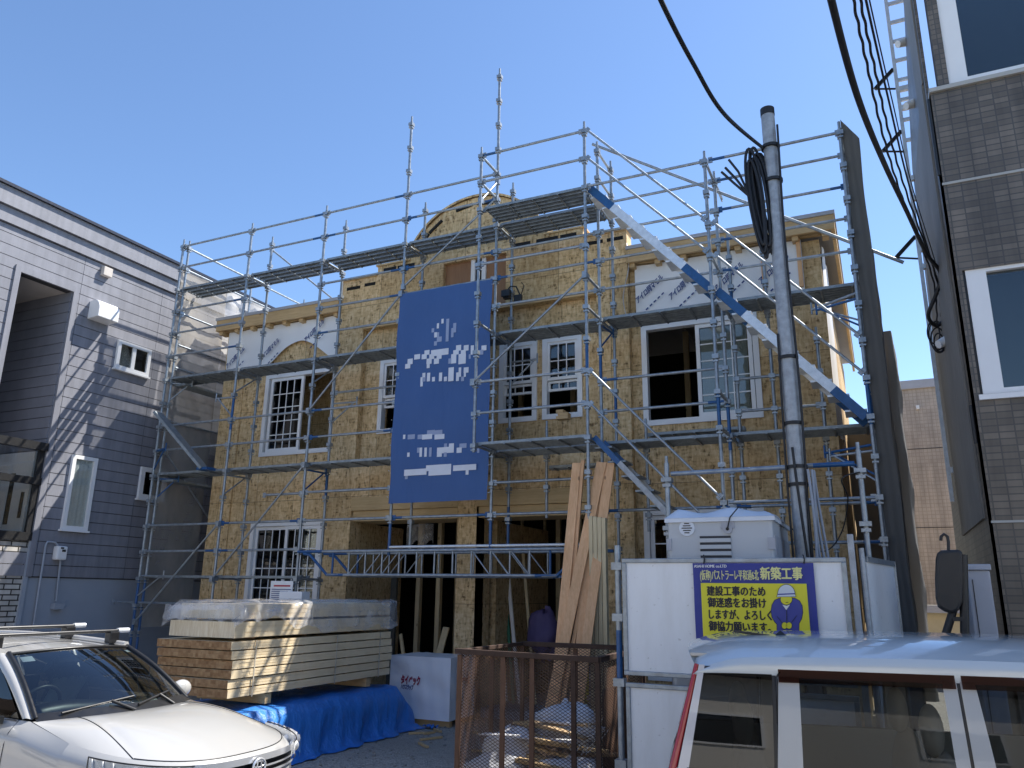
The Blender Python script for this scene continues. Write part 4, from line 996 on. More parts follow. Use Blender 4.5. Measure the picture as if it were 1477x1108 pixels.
put_text('ASAHI HOME co.LTD', 1001.5, 1048, 818.8, 5.2, 'white_ink', 'lettering')
put_text('(仮称)パストラーレ平和通6北', 1010, 1094, 835.5, 14, 'cream_ink', 'lettering')
put_text('新築工事', 1097, 1157, 834.5, 16.5, 'cream_ink', 'lettering', bold=.02)
put_text('建設工事のため', 1020, 1103.5, 858, 13, 'ink', 'lettering', .012, .02)
put_text('御迷惑をお掛け', 1021.5, 1105, 874.5, 13, 'ink', 'lettering', .012, .02)
put_text('しますが、よろしく', 1021, 1110.5, 891.5, 13, 'ink', 'lettering', .012, .02)
put_text('御協力願います。', 1023, 1111.5, 908.5, 13, 'ink', 'lettering', .012, .02)
def flat(poly, mat, lay, name):
    m = MB(); m.add([(A_(x, y).x, SY-.011-lay*.0012, A_(x, y).z) for x, y in poly], [tuple(range(len(poly)))]); part(name, m, mat, sg)
def oval(cx, cy, rx, ry, a0=0, a1=360, n=28): return [(cx+rx*math.cos(rad(a0+(a1-a0)*i/n)), cy+ry*math.sin(rad(a0+(a1-a0)*i/n))) for i in range(n+1)]
def grow(poly, d):
    cx = sum(p[0] for p in poly)/len(poly); cy = sum(p[1] for p in poly)/len(poly)
    return [(x+d*(x-cx)/max(1e-3, math.hypot(x-cx, y-cy)), y+d*(y-cy)/max(1e-3, math.hypot(x-cx, y-cy))) for x, y in poly]
jk = [(1124, 863.5), (1118, 866), (1114, 873), (1112.8, 882), (1114, 890), (1118, 897), (1121, 900), (1121.5, 930), (1152, 930), (1152.5, 899), (1156, 893), (1157.8, 884), (1157, 874), (1153, 867), (1146, 863)]
flat(grow(jk, .9), 'ink', 0, 'worker_outline'); flat(jk, 'jacket', 1, 'worker_jacket')
fc = oval(1134.5, 864.5, 8.2, 7.8); flat(grow(fc, .7), 'ink', 2, 'worker_outline'); flat(fc, 'sign_yellow', 3, 'worker_face')
hm = oval(1134.5, 857.5, 12.2, 14, 180, 360)+[(1148, 860.5), (1121, 860.8)]; flat(grow(hm, .8), 'ink', 4, 'worker_outline'); flat(hm, 'helmet', 5, 'worker_helmet')
flat([(1122, 856.6), (1147, 855.6), (1147, 857.2), (1122, 858.4)], 'jacket', 6, 'helmet_band')
flat([(1129, 872.3), (1134.5, 880), (1140, 872), (1135, 874)], 'white_ink', 6, 'worker_collar')
for cx in (1132, 1138.5):
    h_ = oval(cx, 902.3, 3.9, 4.6); flat(grow(h_, .6), 'ink', 6, 'worker_outline'); flat(h_, 'sign_yellow', 7, 'worker_hand')
for a, b_ in (((1135, 880), (1135.3, 897)), ((1121, 889), (1129, 899)), ((1149.5, 888), (1142, 898))):
    flat([(a[0]-.5, a[1]), (a[0]+.5, a[1]), (b_[0]+.5, b_[1]), (b_[0]-.5, b_[1])], 'ink', 6, 'worker_line')
flat([(1133.5, 869), (1137.5, 868.4), (1137.5, 869.2), (1133.5, 869.8)], 'ink', 8, 'worker_mouth')
for x in (1015, 1159):
    p = A_(x, 807); m = MB(); m.path([p+Vector((0, 0, -.03)), p+Vector((.008, -.015, 0)), p+Vector((0, .0, .03)), p+Vector((-.006, .04, .035))], .006, 6); part('wire_tie', m, 'rust' if 'rust' in MAT else 'black', sg)

# ------------------------------------------------------------------ truck mirror and cabinet in the right-hand gap
cb = thing('grey_cabinet', 'tall grey metal cabinet standing against the tiled building front', 'cabinet', (.70, 7.3, 0))
m = MB(); a = at(1394, 826, 7.1); b_ = at(1428, 826, 7.1); m.box(a.x, b_.x, 7.1, 7.7, .02, 2.12); part('body', m, 'steelpaint', cb, .012)
m = MB(); m.box(a.x-.02, b_.x+.01, 7.08, 7.72, 2.12, 2.165); part('lid', m, 'steelpaint', cb, .008)
m = MB(); m.box(a.x+.03, a.x+.036, 7.094, 7.099, .1, 2.05); part('seam', m, 'black', cb)
mr = thing('truck_mirror', 'large black truck wing mirror with a hook on top, above the silver van roof', 'mirror', tuple(at(1362, 900, 6.72)))
q = lambda x, y: at(x, y, 6.72); ol = [(1350, 806), (1352, 797), (1357, 794), (1381, 793), (1388, 796), (1389, 830), (1388, 868), (1383, 880), (1374, 886), (1362, 882), (1353, 876), (1350, 862), (1349, 835)]
m = MB(); m.prism([(q(x, y).x, q(x, y).z) for x, y in ol], 'y', 6.67, 6.80); part('housing', m, 'black', mr, .022)
m = MB(); p1, p2 = q(1375, 880), q(1358, 935); m.tube(p1, p2, .028, 8); p1 = q(1389, 800); m.tube(p1, q(1392, 930), .03, 8); m.beam(q(1374, 893), q(1390, 893), .05, .03); part('bracket_arm', m, 'black', mr)
m = MB(); m.path([q(1368, 795), q(1368, 782), q(1366.5, 774), q(1361.5, 770.5), q(1357.5, 774), q(1357, 780)], .011, 8); part('hook', m, 'black', mr)
# ------------------------------------------------------------------ rusty cage with scrap
MAT['rust'] = m_plain('rust', (.075, .044, .031), .8, .2, .5, 14, .3)
MAT['rust_lt'] = m_plain('orange_rust', (.145, .078, .048), .85, .1, .35, 10, .3)
cg = thing('scrap_cage', 'rusty expanded metal cage full of scrap in front of the garage', 'scrap cage', (-3.2, 7.85, 0))
CX0, CX1, CY0, CY1, CZ0, CZ1 = -3.84, -2.43, 7.08, 8.56, .06, 1.345
def mesh_side(p, ux, L, z0, z1):
    m = MB(); p = Vector(p); ux = Vector(ux); pw, ph = .052, .030; H = z1-z0; n = int((L/pw)+(H/ph))
    for s_ in (1, -1):
        for k in range(-int(H/ph)-1, int(L/pw)+2):
            x0 = k*pw; a = 0; x1 = x0+H/ph*pw
            # line x = x0 + t*(x1-x0), z = t*H ; clipped to 0..L
            t0 = max(0, (0-x0)/(x1-x0)); t1 = min(1, (L-x0)/(x1-x0))
            if t1-t0 < .004: continue
            f = lambda t: p+ux*((x0+t*(x1-x0)) if s_ > 0 else L-(x0+t*(x1-x0)))+Vector((0, 0, z0+t*H))
            m.beam(f(t0), f(t1), .004, .0045)
    return m
for nm, p, u, L in (('mesh_front', (CX0, CY0, 0), (1, 0, 0), CX1-CX0), ('mesh_back', (CX0, CY1, 0), (1, 0, 0), CX1-CX0), ('mesh_side', (CX0, CY0, 0), (0, 1, 0), CY1-CY0), ('mesh_side', (CX1, CY0, 0), (0, 1, 0), CY1-CY0)):
    part(nm, mesh_side(p, u, L, CZ0, CZ1), 'rust_lt' if nm == 'mesh_side' else 'rust', cg)
m = MB()
for z in (CZ1,):
    m.beam((CX0-.05, CY0-.01, z), (CX1+.02, CY0-.01, z-.015), .05, .05); m.beam((CX0, CY1, z), (CX1, CY1, z), .05, .05); m.beam((CX0, CY0, z), (CX0, CY1, z), .04, .04); m.beam((CX1+.01, CY0-.01, z-.015), (CX1+.01, CY1, z), .05, .05)
part('rim', m, 'rust', cg, .006)
for x, y in ((CX0, CY0-.01), (CX1, CY0-.01), (CX0, CY1), (CX1, CY1), (-3.37, CY0-.012), (-3.07, CY0-.012), (-2.66, CY0-.012), (-3.2, CY1+.01), (CX0-.01, 7.8), (CX1+.012, 7.8)):
    m = MB(); m.box(x-.024, x+.024, y-.012, y+.012, .04, CZ1-.03); part('upright', m, 'rust_lt' if x < -3 else 'rust', cg, .004)
m = MB(); m.box(CX0, CX1, CY0, CY1, .03, .055); m.beam((CX0, CY0-.01, .06), (CX1, CY0-.01, .06), .05, .06); part('floor', m, 'rust', cg)
rd = random.Random(21)
MAT['bagw'] = m_plain('white_sack', (.66, .67, .70), .7, 0, .1, 3, .4)
def lump(c, r, sc, mat, label, cat, name, seed):
    m = MB(); m.smooth = True; rr_ = random.Random(seed); ph = [rr_.uniform(0, 6) for _ in range(6)]; rows = []; c = Vector(c)
    for i in range(13):
        t = math.pi*i/12; row = []
        for j in range(21):
            a = 2*math.pi*(j % 20)/20; d = 1+.13*math.sin(3*a+ph[0]+2*t)+.10*math.sin(5*t+ph[1]+a)+.06*math.sin(7*a+ph[2])
            row.append(c+Vector((r*sc[0]*d*math.sin(t)*math.cos(a), r*sc[1]*d*math.sin(t)*math.sin(a), r*sc[2]*d*math.cos(t))))
        rows.append(row)
    m.grid(rows); return solo(name, m, mat, label, cat)
lump((-3.15, 8.2, .56), .36, (1.0, .7, .62), 'bagw', 'plump white sack at the back of the scrap cage', 'sack', 'waste_sack', 1)
lump((-3.6, 7.75, .36), .33, (.8, .8, .62), 'bagw', 'white sack at the left of the scrap cage, lit by the sun', 'sack', 'waste_sack', 2)
lump((-3.55, 7.4, .24), .26, (1.2, .7, .6), 'bagw', 'white sack low in the front left corner of the scrap cage', 'sack', 'waste_sack', 3)
lump((-2.85, 7.5, .26), .28, (1.3, .7, .5), 'bagw', 'pale blue-white sack low at the front right of the scrap cage', 'sack', 'waste_sack', 8)
MAT['cardbd'] = m_plain('brown_card', (.42, .29, .16), .8)
for k in range(22):
    a = rd.uniform(-.5, .5); cx, cy = rd.uniform(-3.65, -2.75), rd.uniform(7.35, 8.25); L = rd.uniform(.28, .85); z = .30+.022*k*.75+rd.uniform(0, .05)
    d = Vector((math.cos(a), math.sin(a), rd.uniform(-.12, .12)))*L/2; c = Vector((cx, cy, z))
    p, q_ = c-d, c+d
    for v_ in (p, q_): v_.x = min(max(v_.x, CX0+.06), CX1-.06); v_.y = min(max(v_.y, CY0+.06), CY1-.06)
    m = MB(); m.beam(p, q_, rd.uniform(.05, .14), rd.uniform(.012, .03))
    solo('scrap_board', m, rd.choice(['pine_x', 'lvl', 'cardbd', 'osb', 'bagw']), 'wood and board scraps piled in the rusty cage', 'scrap board', 'scrap boards in the cage')
m = MB(); m.box(-2.78, -2.46, 8.2, 8.5, .06, .95); solo('black_bin', m, 'black', 'black box standing in the back right corner of the scrap cage', 'bin', bevel=.02)
m = MB(); rr_ = random.Random(9)
for k in range(14): a = Vector((-2.75+rr_.uniform(-.1, .1), 7.6+rr_.uniform(-.15, .15), .45)); m.path([a, a+Vector((rr_.uniform(-.1, .22), rr_.uniform(-.1, .1), rr_.uniform(.1, .2))), a+Vector((rr_.uniform(0, .25), rr_.uniform(-.1, .1), rr_.uniform(.15, .4)))], .004, 5)
solo('wire_tangle', m, 'alu', 'tangle of pale wire sticking up at the right of the scrap cage', 'wire')

# ------------------------------------------------------------------ white wrapped pack
MAT['film'] = m_plain('white_film', (.84, .86, .90), .32, 0, .08, 2, .2); MAT['red_ink'] = m_plain('dark_red_ink', (.30, .02, .06), .5)
wp = thing('wrapped_pack', 'white film wrapped building material pack printed in red beside the blue tarp', 'wrapped pack', (-6.4, 11.0, 0))
def soft_box(x0, x1, y0, y1, z0, z1, n=22, amp=.018, seed=0):
    m = MB(); m.smooth = True
    def P(u, v, w): return Vector((x0+(x1-x0)*u, y0+(y1-y0)*v, z0+(z1-z0)*w))
    def wob(p): return amp*(math.sin(p.x*11+p.z*7+seed)+math.sin(p.z*17+p.y*9+p.x*5+seed)*.7+.5*math.sin((p.x+p.y)*31+p.z*4))
    for f, nrm in ((lambda a, b: P(a, 0, b), (0, -1, 0)), (lambda a, b: P(a, 1, b), (0, 1, 0)), (lambda a, b: P(0, a, b), (-1, 0, 0)), (lambda a, b: P(1, a, b), (1, 0, 0)), (lambda a, b: P(a, b, 1), (0, 0, 1)), (lambda a, b: P(a, b, 0), (0, 0, -1))):
        rows = []
        for i in range(n+1):
            r_ = []
            for j in range(n+1):
                p = f(i/n, j/n); e = min(min(i, n-i)/2, min(j, n-j)/2, 1); r_.append(p+Vector(nrm)*wob(p)*e)
            rows.append(r_)
        m.grid(rows)
    return m
part('film_cover', soft_box(-6.98, -5.93, 10.64, 11.42, .09, .96, amp=.008), 'film', wp)
m = MB()
text_mb('タイベック', .135, m, at(578, 985, 10.62), (1, 0, -.02), (0, 0, 1), bold=.008, width=.34, depth=0); part('lettering', m, 'red_ink', wp)
m = MB(); text_mb('ハウスラップ', .075, m, at(578, 993, 10.62), (1, 0, -.02), (0, 0, 1), bold=.004, width=.22, depth=0)
m.box(at(579, 0, 10.62).x, at(609, 0, 10.62).x, 10.617, 10.62, at(590, 1011, 10.62).z, at(590, 1009.5, 10.62).z); part('small_lettering', m, 'print_blue', wp)
m = MB(); text_mb('タイベック', .135, m, (-5.912, 10.82, at(578, 985, 10.62).z), (0, 1, 0), (0, 0, 1), bold=.008, width=.40, depth=0); part('lettering', m, 'red_ink', wp)
m = MB()
for y in (10.75, 11.3): m.box(-6.95, -5.96, y-.04, y+.04, .0, .085)
part('bearer', m, 'pine_x', wp, split=True)

# ------------------------------------------------------------------ timber stack, tarp
TX0, TX1, TY0, TY1 = -7.76, -6.62, 6.92, 10.08
MAT['strapm'] = m_plain('strap', (.50, .45, .36), .5)
def board_pack(x0, x1, z0, z1, layers, label, group, endmat, y0=TY0, y1=TY1, strap=True):
    t = thing('timber_pack', label, 'timber pack', ((x0+x1)/2, (y0+y1)/2, z0), 0, group)
    h = (z1-z0)/layers; rr_ = random.Random(int(z0*100))
    for k in range(layers):
        m = MB(); a = z0+k*h+.013; b_ = z0+(k+1)*h; n = int((x1-x0)/.04)
        dx = rr_.uniform(-.012, .012); dy = rr_.uniform(-.015, .015)
        m.box(x0+dx, x1+dx, y0+dy, y1+dy, a, b_)
        m.mi[-6:] = [0, 0, 1, 0, 1, 0]
        # loose board edges on the long side
        for i in range(3): m.box(x1+dx-.001, x1+dx+.004, y0+dy+.02+rr_.random()*.3, y1+dy-.05-rr_.random()*.4, a+(b_-a)*(i/3+.03), a+(b_-a)*(i/3+.30))
        part('board_layer', m, ['pine_y', endmat], t)
        m = MB()
        if k < layers:
            for y in (y0+.30, y0+1.2, y0+2.1, y1-.25): m.box(x0+.02, x1-.012, y, y+.05, z0+k*h, z0+k*h+.0125)
            part('sticker', m, 'endgrain', t, split=True)
    if strap:
        m = MB()
        for y in (y0+.35, y0+1.85, y1-.32): m.box(x1+.012, x1+.016, y, y+.018, z0, z1); m.box(x0, x1+.014, y, y+.018, z1+.001, z1+.003)
        part('strap', m, 'strapm', t, split=True)
    return t
board_pack(TX0, TX1, .735, 1.335, 6, 'lowest timber pack of six dark-ended layers above the blue tarp', 'timber packs', 'endgrain')
MAT['pale_end'] = m_wood('pale_board_ends', (.80, .72, .56), (.55, .43, .26), 2, 2.2, knots=False)
board_pack(-7.63, -6.63, 1.36, 1.545, 1, 'middle pale-ended timber pack half covered by clear film', 'timber packs', 'pale_end', TY0+.02, TY1-.05, False)
board_pack(-7.60, -6.64, 1.56, 1.735, 1, 'topmost timber pack under crumpled clear film', 'timber packs', 'pale_end', TY0+.12, TY1-.06, False)
MAT['clear'] = m_sheer('clear_crumpled_film', (.88, .88, .90), .27, 5, .12, scale=(1, 1, 1))
m = MB(); m.smooth = True; rows = []
rfl = random.Random(8)
for j in range(71):
    y = TY0-.05+(TY1-TY0+.10)*j/70; row = []; drop = .10+.16*min(1, max(0, (y-7.5)/.8))+.03*math.sin(y*9)
    prof = [(-7.66, 1.76-drop-.1), (-7.66, 1.72), (-7.60, 1.765), (-7.3, 1.77), (-7.0, 1.765), (-6.72, 1.765), (-6.60, 1.75), (-6.585, 1.66), (-6.575, 1.76-drop), (-6.56, 1.72-drop-.05)]
    for x, z in prof:
        e = .018*math.sin(y*13+x*17+z*5)+.012*math.sin(y*29+z*31+x*3)
        row.append((x+e, y, z+.8*e+(0 if j > 3 else -.03*(3-j))))
    rows.append(row)
m.grid(rows); m.grid([[(x, TY0-.05-.02*k+.012*math.sin(x*23+k), 1.72-.08*k+.01*math.sin(x*31)) for k in range(3)] for x in [-7.66+1.08*i/24 for i in range(25)]])
solo('plastic_film', m, 'clear', 'crumpled clear film over the top of the timber stack', 'plastic film')
for y in (7.55, 9.55):
    m = MB(); m.box(TX0+.05, TX1-.03, y, y+.1, .625, .733); solo('bearer', m, 'pine_x', 'timber bearer under the front of the timber stack' if y < 8 else 'timber bearer under the far end of the timber stack', 'bearer', 'bearers')
def m_tarp():
    n = N('blue_tarp'); f = n.noise(3, n.map((2, 1, .6)), det=6)
    c = n.mix(f, (.02, .15, .50), (.045, .25, .72))
    x = n.xyz(); wv = n.math('PINGPONG', x[1], .02)
    return n.P(col=c, rough=.42, spec=.5, normal=n.bump(n.math('ADD', f, n.math('MULTIPLY', n.noise(22, n.map((1, 1, .25))), .4)), .9, .05))
MAT['tarp'] = m_tarp()
m = MB(); m.smooth = True; rows = []
for j in range(91):
    y = 6.55+3.95*j/90; row = []; e0 = min(1, j/8)*min(1, (90-j)/9); h = .60*(e0**.5)
    for k, (x, z) in enumerate(((-8.0, 0), (-7.95, .3), (-7.85, .97), (-7.5, 1), (-7.0, 1), (-6.68, 1), (-6.50, .97), (-6.42, .80), (-6.40, .6), (-6.39, .4), (-6.37, .22), (-6.33, .08), (-6.24, .015))):
        f = (k-6)/6 if k > 6 else 0
        w_ = .035*math.sin(y*7.3+.6*k)+.028*math.sin(y*15+1.1*k)+.016*math.sin(y*31+k)
        bulge = -.10*(y-8.5)*f*.25
        row.append((x+w_*min(1, max(0, f*1.6))-bulge*0, y+(.02*math.sin(k*2+y*3)), max(.012, z*h+.012*math.sin(y*9+k*2)) if k else .01))
    rows.append(row)
m.grid(rows); solo('tarp', m, 'tarp', 'blue tarp draped to the ground under the timber stack', 'tarp')
m = MB(); m.smooth = True; m.grid([[(-6.25+.22*i/6, 10.42+.14*j/4+.03*math.sin(i), .012+.05*math.sin(i*1.3+j)**2) for j in range(5)] for i in range(7)]); solo('tarp_scrap', m, 'tarp', 'loose blue tarp corner lying before the white wrapped pack', 'tarp')

# ------------------------------------------------------------------ leaning planks and posts by the scaffold
def plank(px_t, py_t, yt, px_b, py_b, yb, w, t, label, mat='pine_z', grp='planks leaning at the right garage door', zb=None):
    p = at(px_b, py_b, yb); q_ = at(px_t, py_t, yt); d = q_-p
    if zb is not None: p = p-d*((p.z-zb)/d.z)
    m = MB(); m.beam(p, q_, w, t, (.1, -1, .15)); return solo('plank', m, mat, label, 'plank', grp, .004)
plank(832, 668, 10.05, 811, 900, 9.70, .125, .03, 'reddish plank leaning leftmost, its top edge slanting', zb=.02)
plank(841, 664, 10.08, 822, 900, 9.76, .05, .05, 'narrow reddish batten just right of the leftmost leaning plank', zb=.02)
plank(868, 667, 10.05, 817, 912, 9.66, .14, .03, 'long plank crossing behind the post, wide and pale-knotted', zb=.02)
plank(874, 667, 10.1, 830, 912, 9.74, .05, .045, 'narrow batten beside the long crossing plank', zb=.02)
plank(880, 668, 10.08, 848, 912, 9.7, .13, .03, 'rightmost leaning plank, cut off square at its top', zb=.02)
plank(858, 745, 9.98, 838, 925, 9.72, .12, .03, 'lower plank partly hidden between the leaning planks and the pale posts', zb=.02)
for k in range(4):
    x = at(853+k*6.2, 800, 9.86).x; m = MB(); m.box(x-.026, x+.026, 9.84, 9.93, .02, 2.90-.01*k)
    solo('timber_post', m, 'stud_z', 'pale upright timbers standing in a row right of the leaning planks', 'timber post', 'pale upright timbers', .003)
MAT['yellowp'] = m_plain('yellow_green_film', (.42, .40, .04), .5)
x = at(845, 880, 9.9).x; m = MB(); m.box(x-.035, x+.03, 9.90, 9.96, .02, 1.72); solo('wrapped_post', m, 'yellowp', 'post wrapped in yellow green film between the planks and the pale timbers', 'post', bevel=.008)
# things inside the garages
def inner(px0, py0, px1, py1, Y, w, mat, label, name='leaning_board', cat='board', t=.03):
    p, q_ = at(px0, py0, Y), at(px1, py1, Y+.25); d = p-q_
    p = p if p.z < .2 else p+d*((p.z-.15)/-d.z)
    m = MB(); m.beam(p, q_, w, t, (0, -1, 0)); return solo(name, m, mat, label, cat)
inner(723, 930, 712, 775, 12.6, .09, 'vinyl', 'white trim leaning left in the right garage door'); inner(735, 930, 724, 775, 12.6, .05, 'green', 'green edged trim leaning between white ones in the right garage door'); inner(742, 930, 728, 775, 12.55, .06, 'vinyl', 'narrow white trim leaning right of the green edged one')
inner(763, 900, 754, 790, 12.8, .05, 'stud_z', 'thin pale batten leaning in the middle of the right garage'); inner(628, 965, 644, 905, 12.3, .12, 'stud_z', 'short board leaning on the garage column'); inner(584, 960, 578, 915, 12.4, .06, 'stud_z', 'short pale batten standing in the left garage')
MAT['grey_sheet'] = m_plain('grey_board', (.10, .10, .09), .8); p = at(540, 900, 12.9); m = MB(); m.box(p.x-.4, p.x+.45, 12.9, 12.96, .15, 2.3); solo('sheet_board', m, 'grey_sheet', 'large grey sheet board standing in the left garage', 'sheet board')
MAT['purple'] = m_plain('dark_violet_sack', (.09, .07, .17), .7); lump(at(786, 905, 12.3)+Vector((0, 0, -.1)), .3, (.9, .7, 1.2), 'purple', 'violet grey sack heaped in the right garage behind the planks', 'sack', 'material_sack', 4)
p = at(607, 760, 12.4); m = MB(); m.smooth = True; m.grid([[(p.x-.3+.6*i/14, 12.4+.04*math.sin(i*1.7), p.z+.05-(.36+.08*math.sin(i*.9))*j/8) for j in range(9)] for i in range(15)]); solo('hanging_film', m, 'clear', 'clear film hanging at the top of the left garage', 'plastic film')
# stones and wood bits on the ground before the garage
rg = random.Random(12)
m = MB()
for k in range(420):
    x, y = rg.uniform(-7.2, -2.0), rg.uniform(6.2, 11); r_ = rg.uniform(.006, .028)
    if -8 < x < -6.2 and y > 6.4: continue
    m.ball((x, y, r_*.3), r_, 6, 4, (1, rg.uniform(.7, 1.2), .6))
MAT['stone'] = m_plain('loose_stone', (.24, .23, .21), .9, 0, .3, 30)
o = solo('stones', m, 'stone', 'loose stones on the ground', 'stones'); o['kind'] = 'stuff'
for k in range(7):
    x, y = rg.uniform(-6.1, -4.4), rg.uniform(9.2, 10.6); a = rg.uniform(0, 3); d = Vector((math.cos(a), math.sin(a), 0))*rg.uniform(.08, .2); m = MB(); m.beam(Vector((x, y, .018))-d, Vector((x, y, .018))+d, .04, .025); solo('wood_scrap', m, 'pine_x', 'small wood scraps lying on the dirt before the white wrapped pack', 'wood scrap', 'wood scraps on the ground')
# ------------------------------------------------------------------ cars
def m_paint(name, col, flake=0.):
    n = N(name); f = n.noise(2.2, det=3)
    return n.P(col=n.mix(f, tuple(v*.96 for v in col), col), rough=.28 if not flake else .33, metal=flake, coat=1., coatr=.04, spec=.5)
MAT['paint_w'] = m_paint('pearl_white_paint', (.47, .465, .45)); MAT['paint_s'] = m_paint('silver_paint', (.60, .635, .64), .25)
MAT['lampback'] = m_plain('lamp_housing', (.62, .64, .66), .3, .35, .2, 40)
MAT['chrome'] = m_plain('chrome', (.86, .87, .89), .16, .6, .03); MAT['windscreen'] = m_glass('windscreen', (.50, .58, .58)); MAT['smoked'] = m_glass('smoked_glass', (.14, .15, .16), gain=1.0); MAT['clearglass'] = m_glass('side_glass', (.50, .53, .54), gain=.25); MAT['lens'] = m_glass('clear_lens', (.9, .93, .95), gain=.6)
MAT['trimblk'] = m_plain('black_trim', (.012, .012, .013), .35); MAT['seat'] = m_plain('grey_seat', (.10, .10, .105), .9); MAT['seat_b'] = m_plain('beige_seat', (.62, .56, .48), .9); MAT['cloth'] = m_plain('white_cloth', (.70, .76, .70), .9, 0, .1)
MAT['tyre'] = m_plain('tyre', (.02, .02, .02), .85); MAT['visor'] = m_glass('brown_visor', (.22, .12, .10), gain=.25); MAT['tail_red'] = m_plain('tail_lamp_red', (.42, .012, .02), .15, 0, .1, coat=1); MAT['tail_clear'] = m_plain('tail_lamp_clear', (.66, .62, .60), .15, 0, .1, coat=1)
def cr(P, t):
    "Catmull-Rom through control tuples, t in 0..1"
    n = len(P)-1; f = min(max(t, 0), 1)*n; i = min(int(f), n-1); t = f-i
    a, b, c, d = (Vector(P[max(i-1, 0)]), Vector(P[i]), Vector(P[i+1]), Vector(P[min(i+2, n)]))
    return .5*((2*b)+(c-a)*t+(2*a-5*b+4*c-d)*t*t+(3*b-a-3*c+d)*t**3)
def surf(fn, nu, nv, m=None):
    m = m or MB(); m.smooth = True; m.grid([[fn(i/nu, j/nv) for j in range(nv+1)] for i in range(nu+1)]); return m
def wheel(car, x, y, r=.31, w_=.2):
    m = MB(); s_ = 1 if y > 0 else -1; prof = [(r-.09, 0), (r-.015, .01), (r, .04), (r, w_-.04), (r-.015, w_-.01), (r-.09, w_)]
    m.smooth = True; m.grid([[(x+a*math.cos(t), y-s_*b_, r+a*math.sin(t)) for a, b_ in prof] for t in [2*math.pi*i/32 for i in range(33)]])
    wl_ = part('wheel', m, 'tyre', car, local=True)
    m = MB(); m.tube((x, y-s_*.03, r), (x, y-s_*.05, r), r-.09, 24)
    for k in range(5): a = 2*math.pi*k/5; m.beam((x, y-s_*.02, r), (x+(r-.1)*math.cos(a), y-s_*.015, r+(r-.1)*math.sin(a)), .03, .06, (0, 1, 0))
    part('rim', m, 'alu', wl_, local=True)

# ---- white estate car, nose towards the right
car = thing('white_car', 'white estate car with roof bars parked at lower left, facing right', 'car', (-6.47, 4.82, 0))
NN = 2.7
def ring(t, inset=0.):
    c, s_ = math.cos(t), math.sin(t)
    return Vector((1.20+(.98-inset)*abs(c)**(2/NN), (.845-inset)*math.copysign(abs(s_)**(2/NN), s_)))
def zr(x): return .735+(2.18-x)*.112
def hood(u, v):
    t = (v*2-1)*math.pi/2; r_ = ring(t, .07); vv = v*2-1
    cw = Vector((.98-.26*vv*vv, .735*vv, .965-.02*vv*vv)); top = Vector((r_.x, r_.y, zr(r_.x)))
    p = cw.lerp(top, u); p.z += .062*math.sin(math.pi*u**.85)*(1-vv**4)-.012*math.exp(-((abs(vv)-.62)/.05)**2)*math.sin(math.pi*u); return p
part('bonnet', surf(lambda u, v: hood(u, .17+.66*v), 20, 36), 'paint_w', car, local=True)
m = surf(lambda u, v: hood(u, .165*v), 20, 10); surf(lambda u, v: hood(u, 1-.165*v), 20, 10, m)
# nose and wings below the bonnet line
def nose(u, v):
    t = (v*2-1)*math.pi/2; z1 = zr(ring(t, .07).x)
    q = ring(t, .07*(1-min(1, u*5))**2) if u < .2 else ring(t, -.012*math.sin(math.pi*(u-.2)/.8)+.05*max(0, u-.75)*4)
    return Vector((q.x, q.y, z1+(.20-z1)*u))
surf(nose, 22, 48, m)
def flank(sg):
    def f(u, v):
        x = 1.2-3.4*u; top = Vector((1.2, .775, zr(1.2))).lerp(Vector((.70, .735, .945)), min(1, (1.2-x)/.5)) if x > .7 else Vector((x, .735+.02*min(1, (.7-x)/.5), .945+.05*min(1, (.7-x)/2)))
        y = [(.70, 0), (.83, .10), (.855, .35), (.84, .68), (0, 1)]
        if v >= .999: return Vector((x, sg*top.y, top.z))
        z = .20+(top.z-.20)*v; yy = .79+.065*math.sin(math.pi*min(1, v/.95)*.75+.3)-(.03 if x < -1.9 else 0); d_ = max(0, 1-(top.z-z)/.13)
        return Vector((x, sg*(yy-(yy-top.y)*d_**2), z))
    return f
for s_ in (1, -1): surf(flank(s_), 34, 26, m)
def tail(u, v):
    vv = v*2-1; return Vector((-2.2-.07*(1-vv*vv), .78*vv, .2+.79*u))
surf(tail, 8, 14, m)
part('body', m, 'paint_w', car, local=True)
W0 = lambda v: Vector((.98-.26*(2*v-1)**2-.02, .715*(2*v-1), .972-.02*(2*v-1)**2))
W1_ = lambda v: Vector((.16-.12*(2*v-1)**2, .56*(2*v-1), 1.405-.03*(2*v-1)**2))
def wsf(u, v):
    p = W0(v).lerp(W1_(v), u); p.z += .035*math.sin(math.pi*u); return p
part('windscreen', surf(wsf, 12, 20), 'windscreen', car, local=True)
m = MB(); m.smooth = True
for s_ in (0, 1):
    m.path([wsf(u/10, s_*.985+.0075)+Vector((0, 0, .004)) for u in range(11)], .022, 6)
m.path([wsf(.985, v/16)+Vector((0, 0, .002)) for v in range(17)], .014, 6); surf(lambda u, v: wsf(.09*u-.03, v)+Vector((.03*(1-u), 0, .006)), 3, 20, m)
part('windscreen_seal', m, 'trimblk', car, local=True)
def roof(u, v):
    vv = 2*v-1; p = W1_(v); x = p.x+(-2.0-p.x)*u; return Vector((x, (.56+.03*math.sin(math.pi*u))*vv, p.z+.075*math.sin(math.pi*min(1, u*1.0+.05)*.62)-.05*u*u-.018*vv*vv))
part('roof', surf(roof, 24, 16), 'paint_w', car, local=True)
m = MB(); m.smooth = True
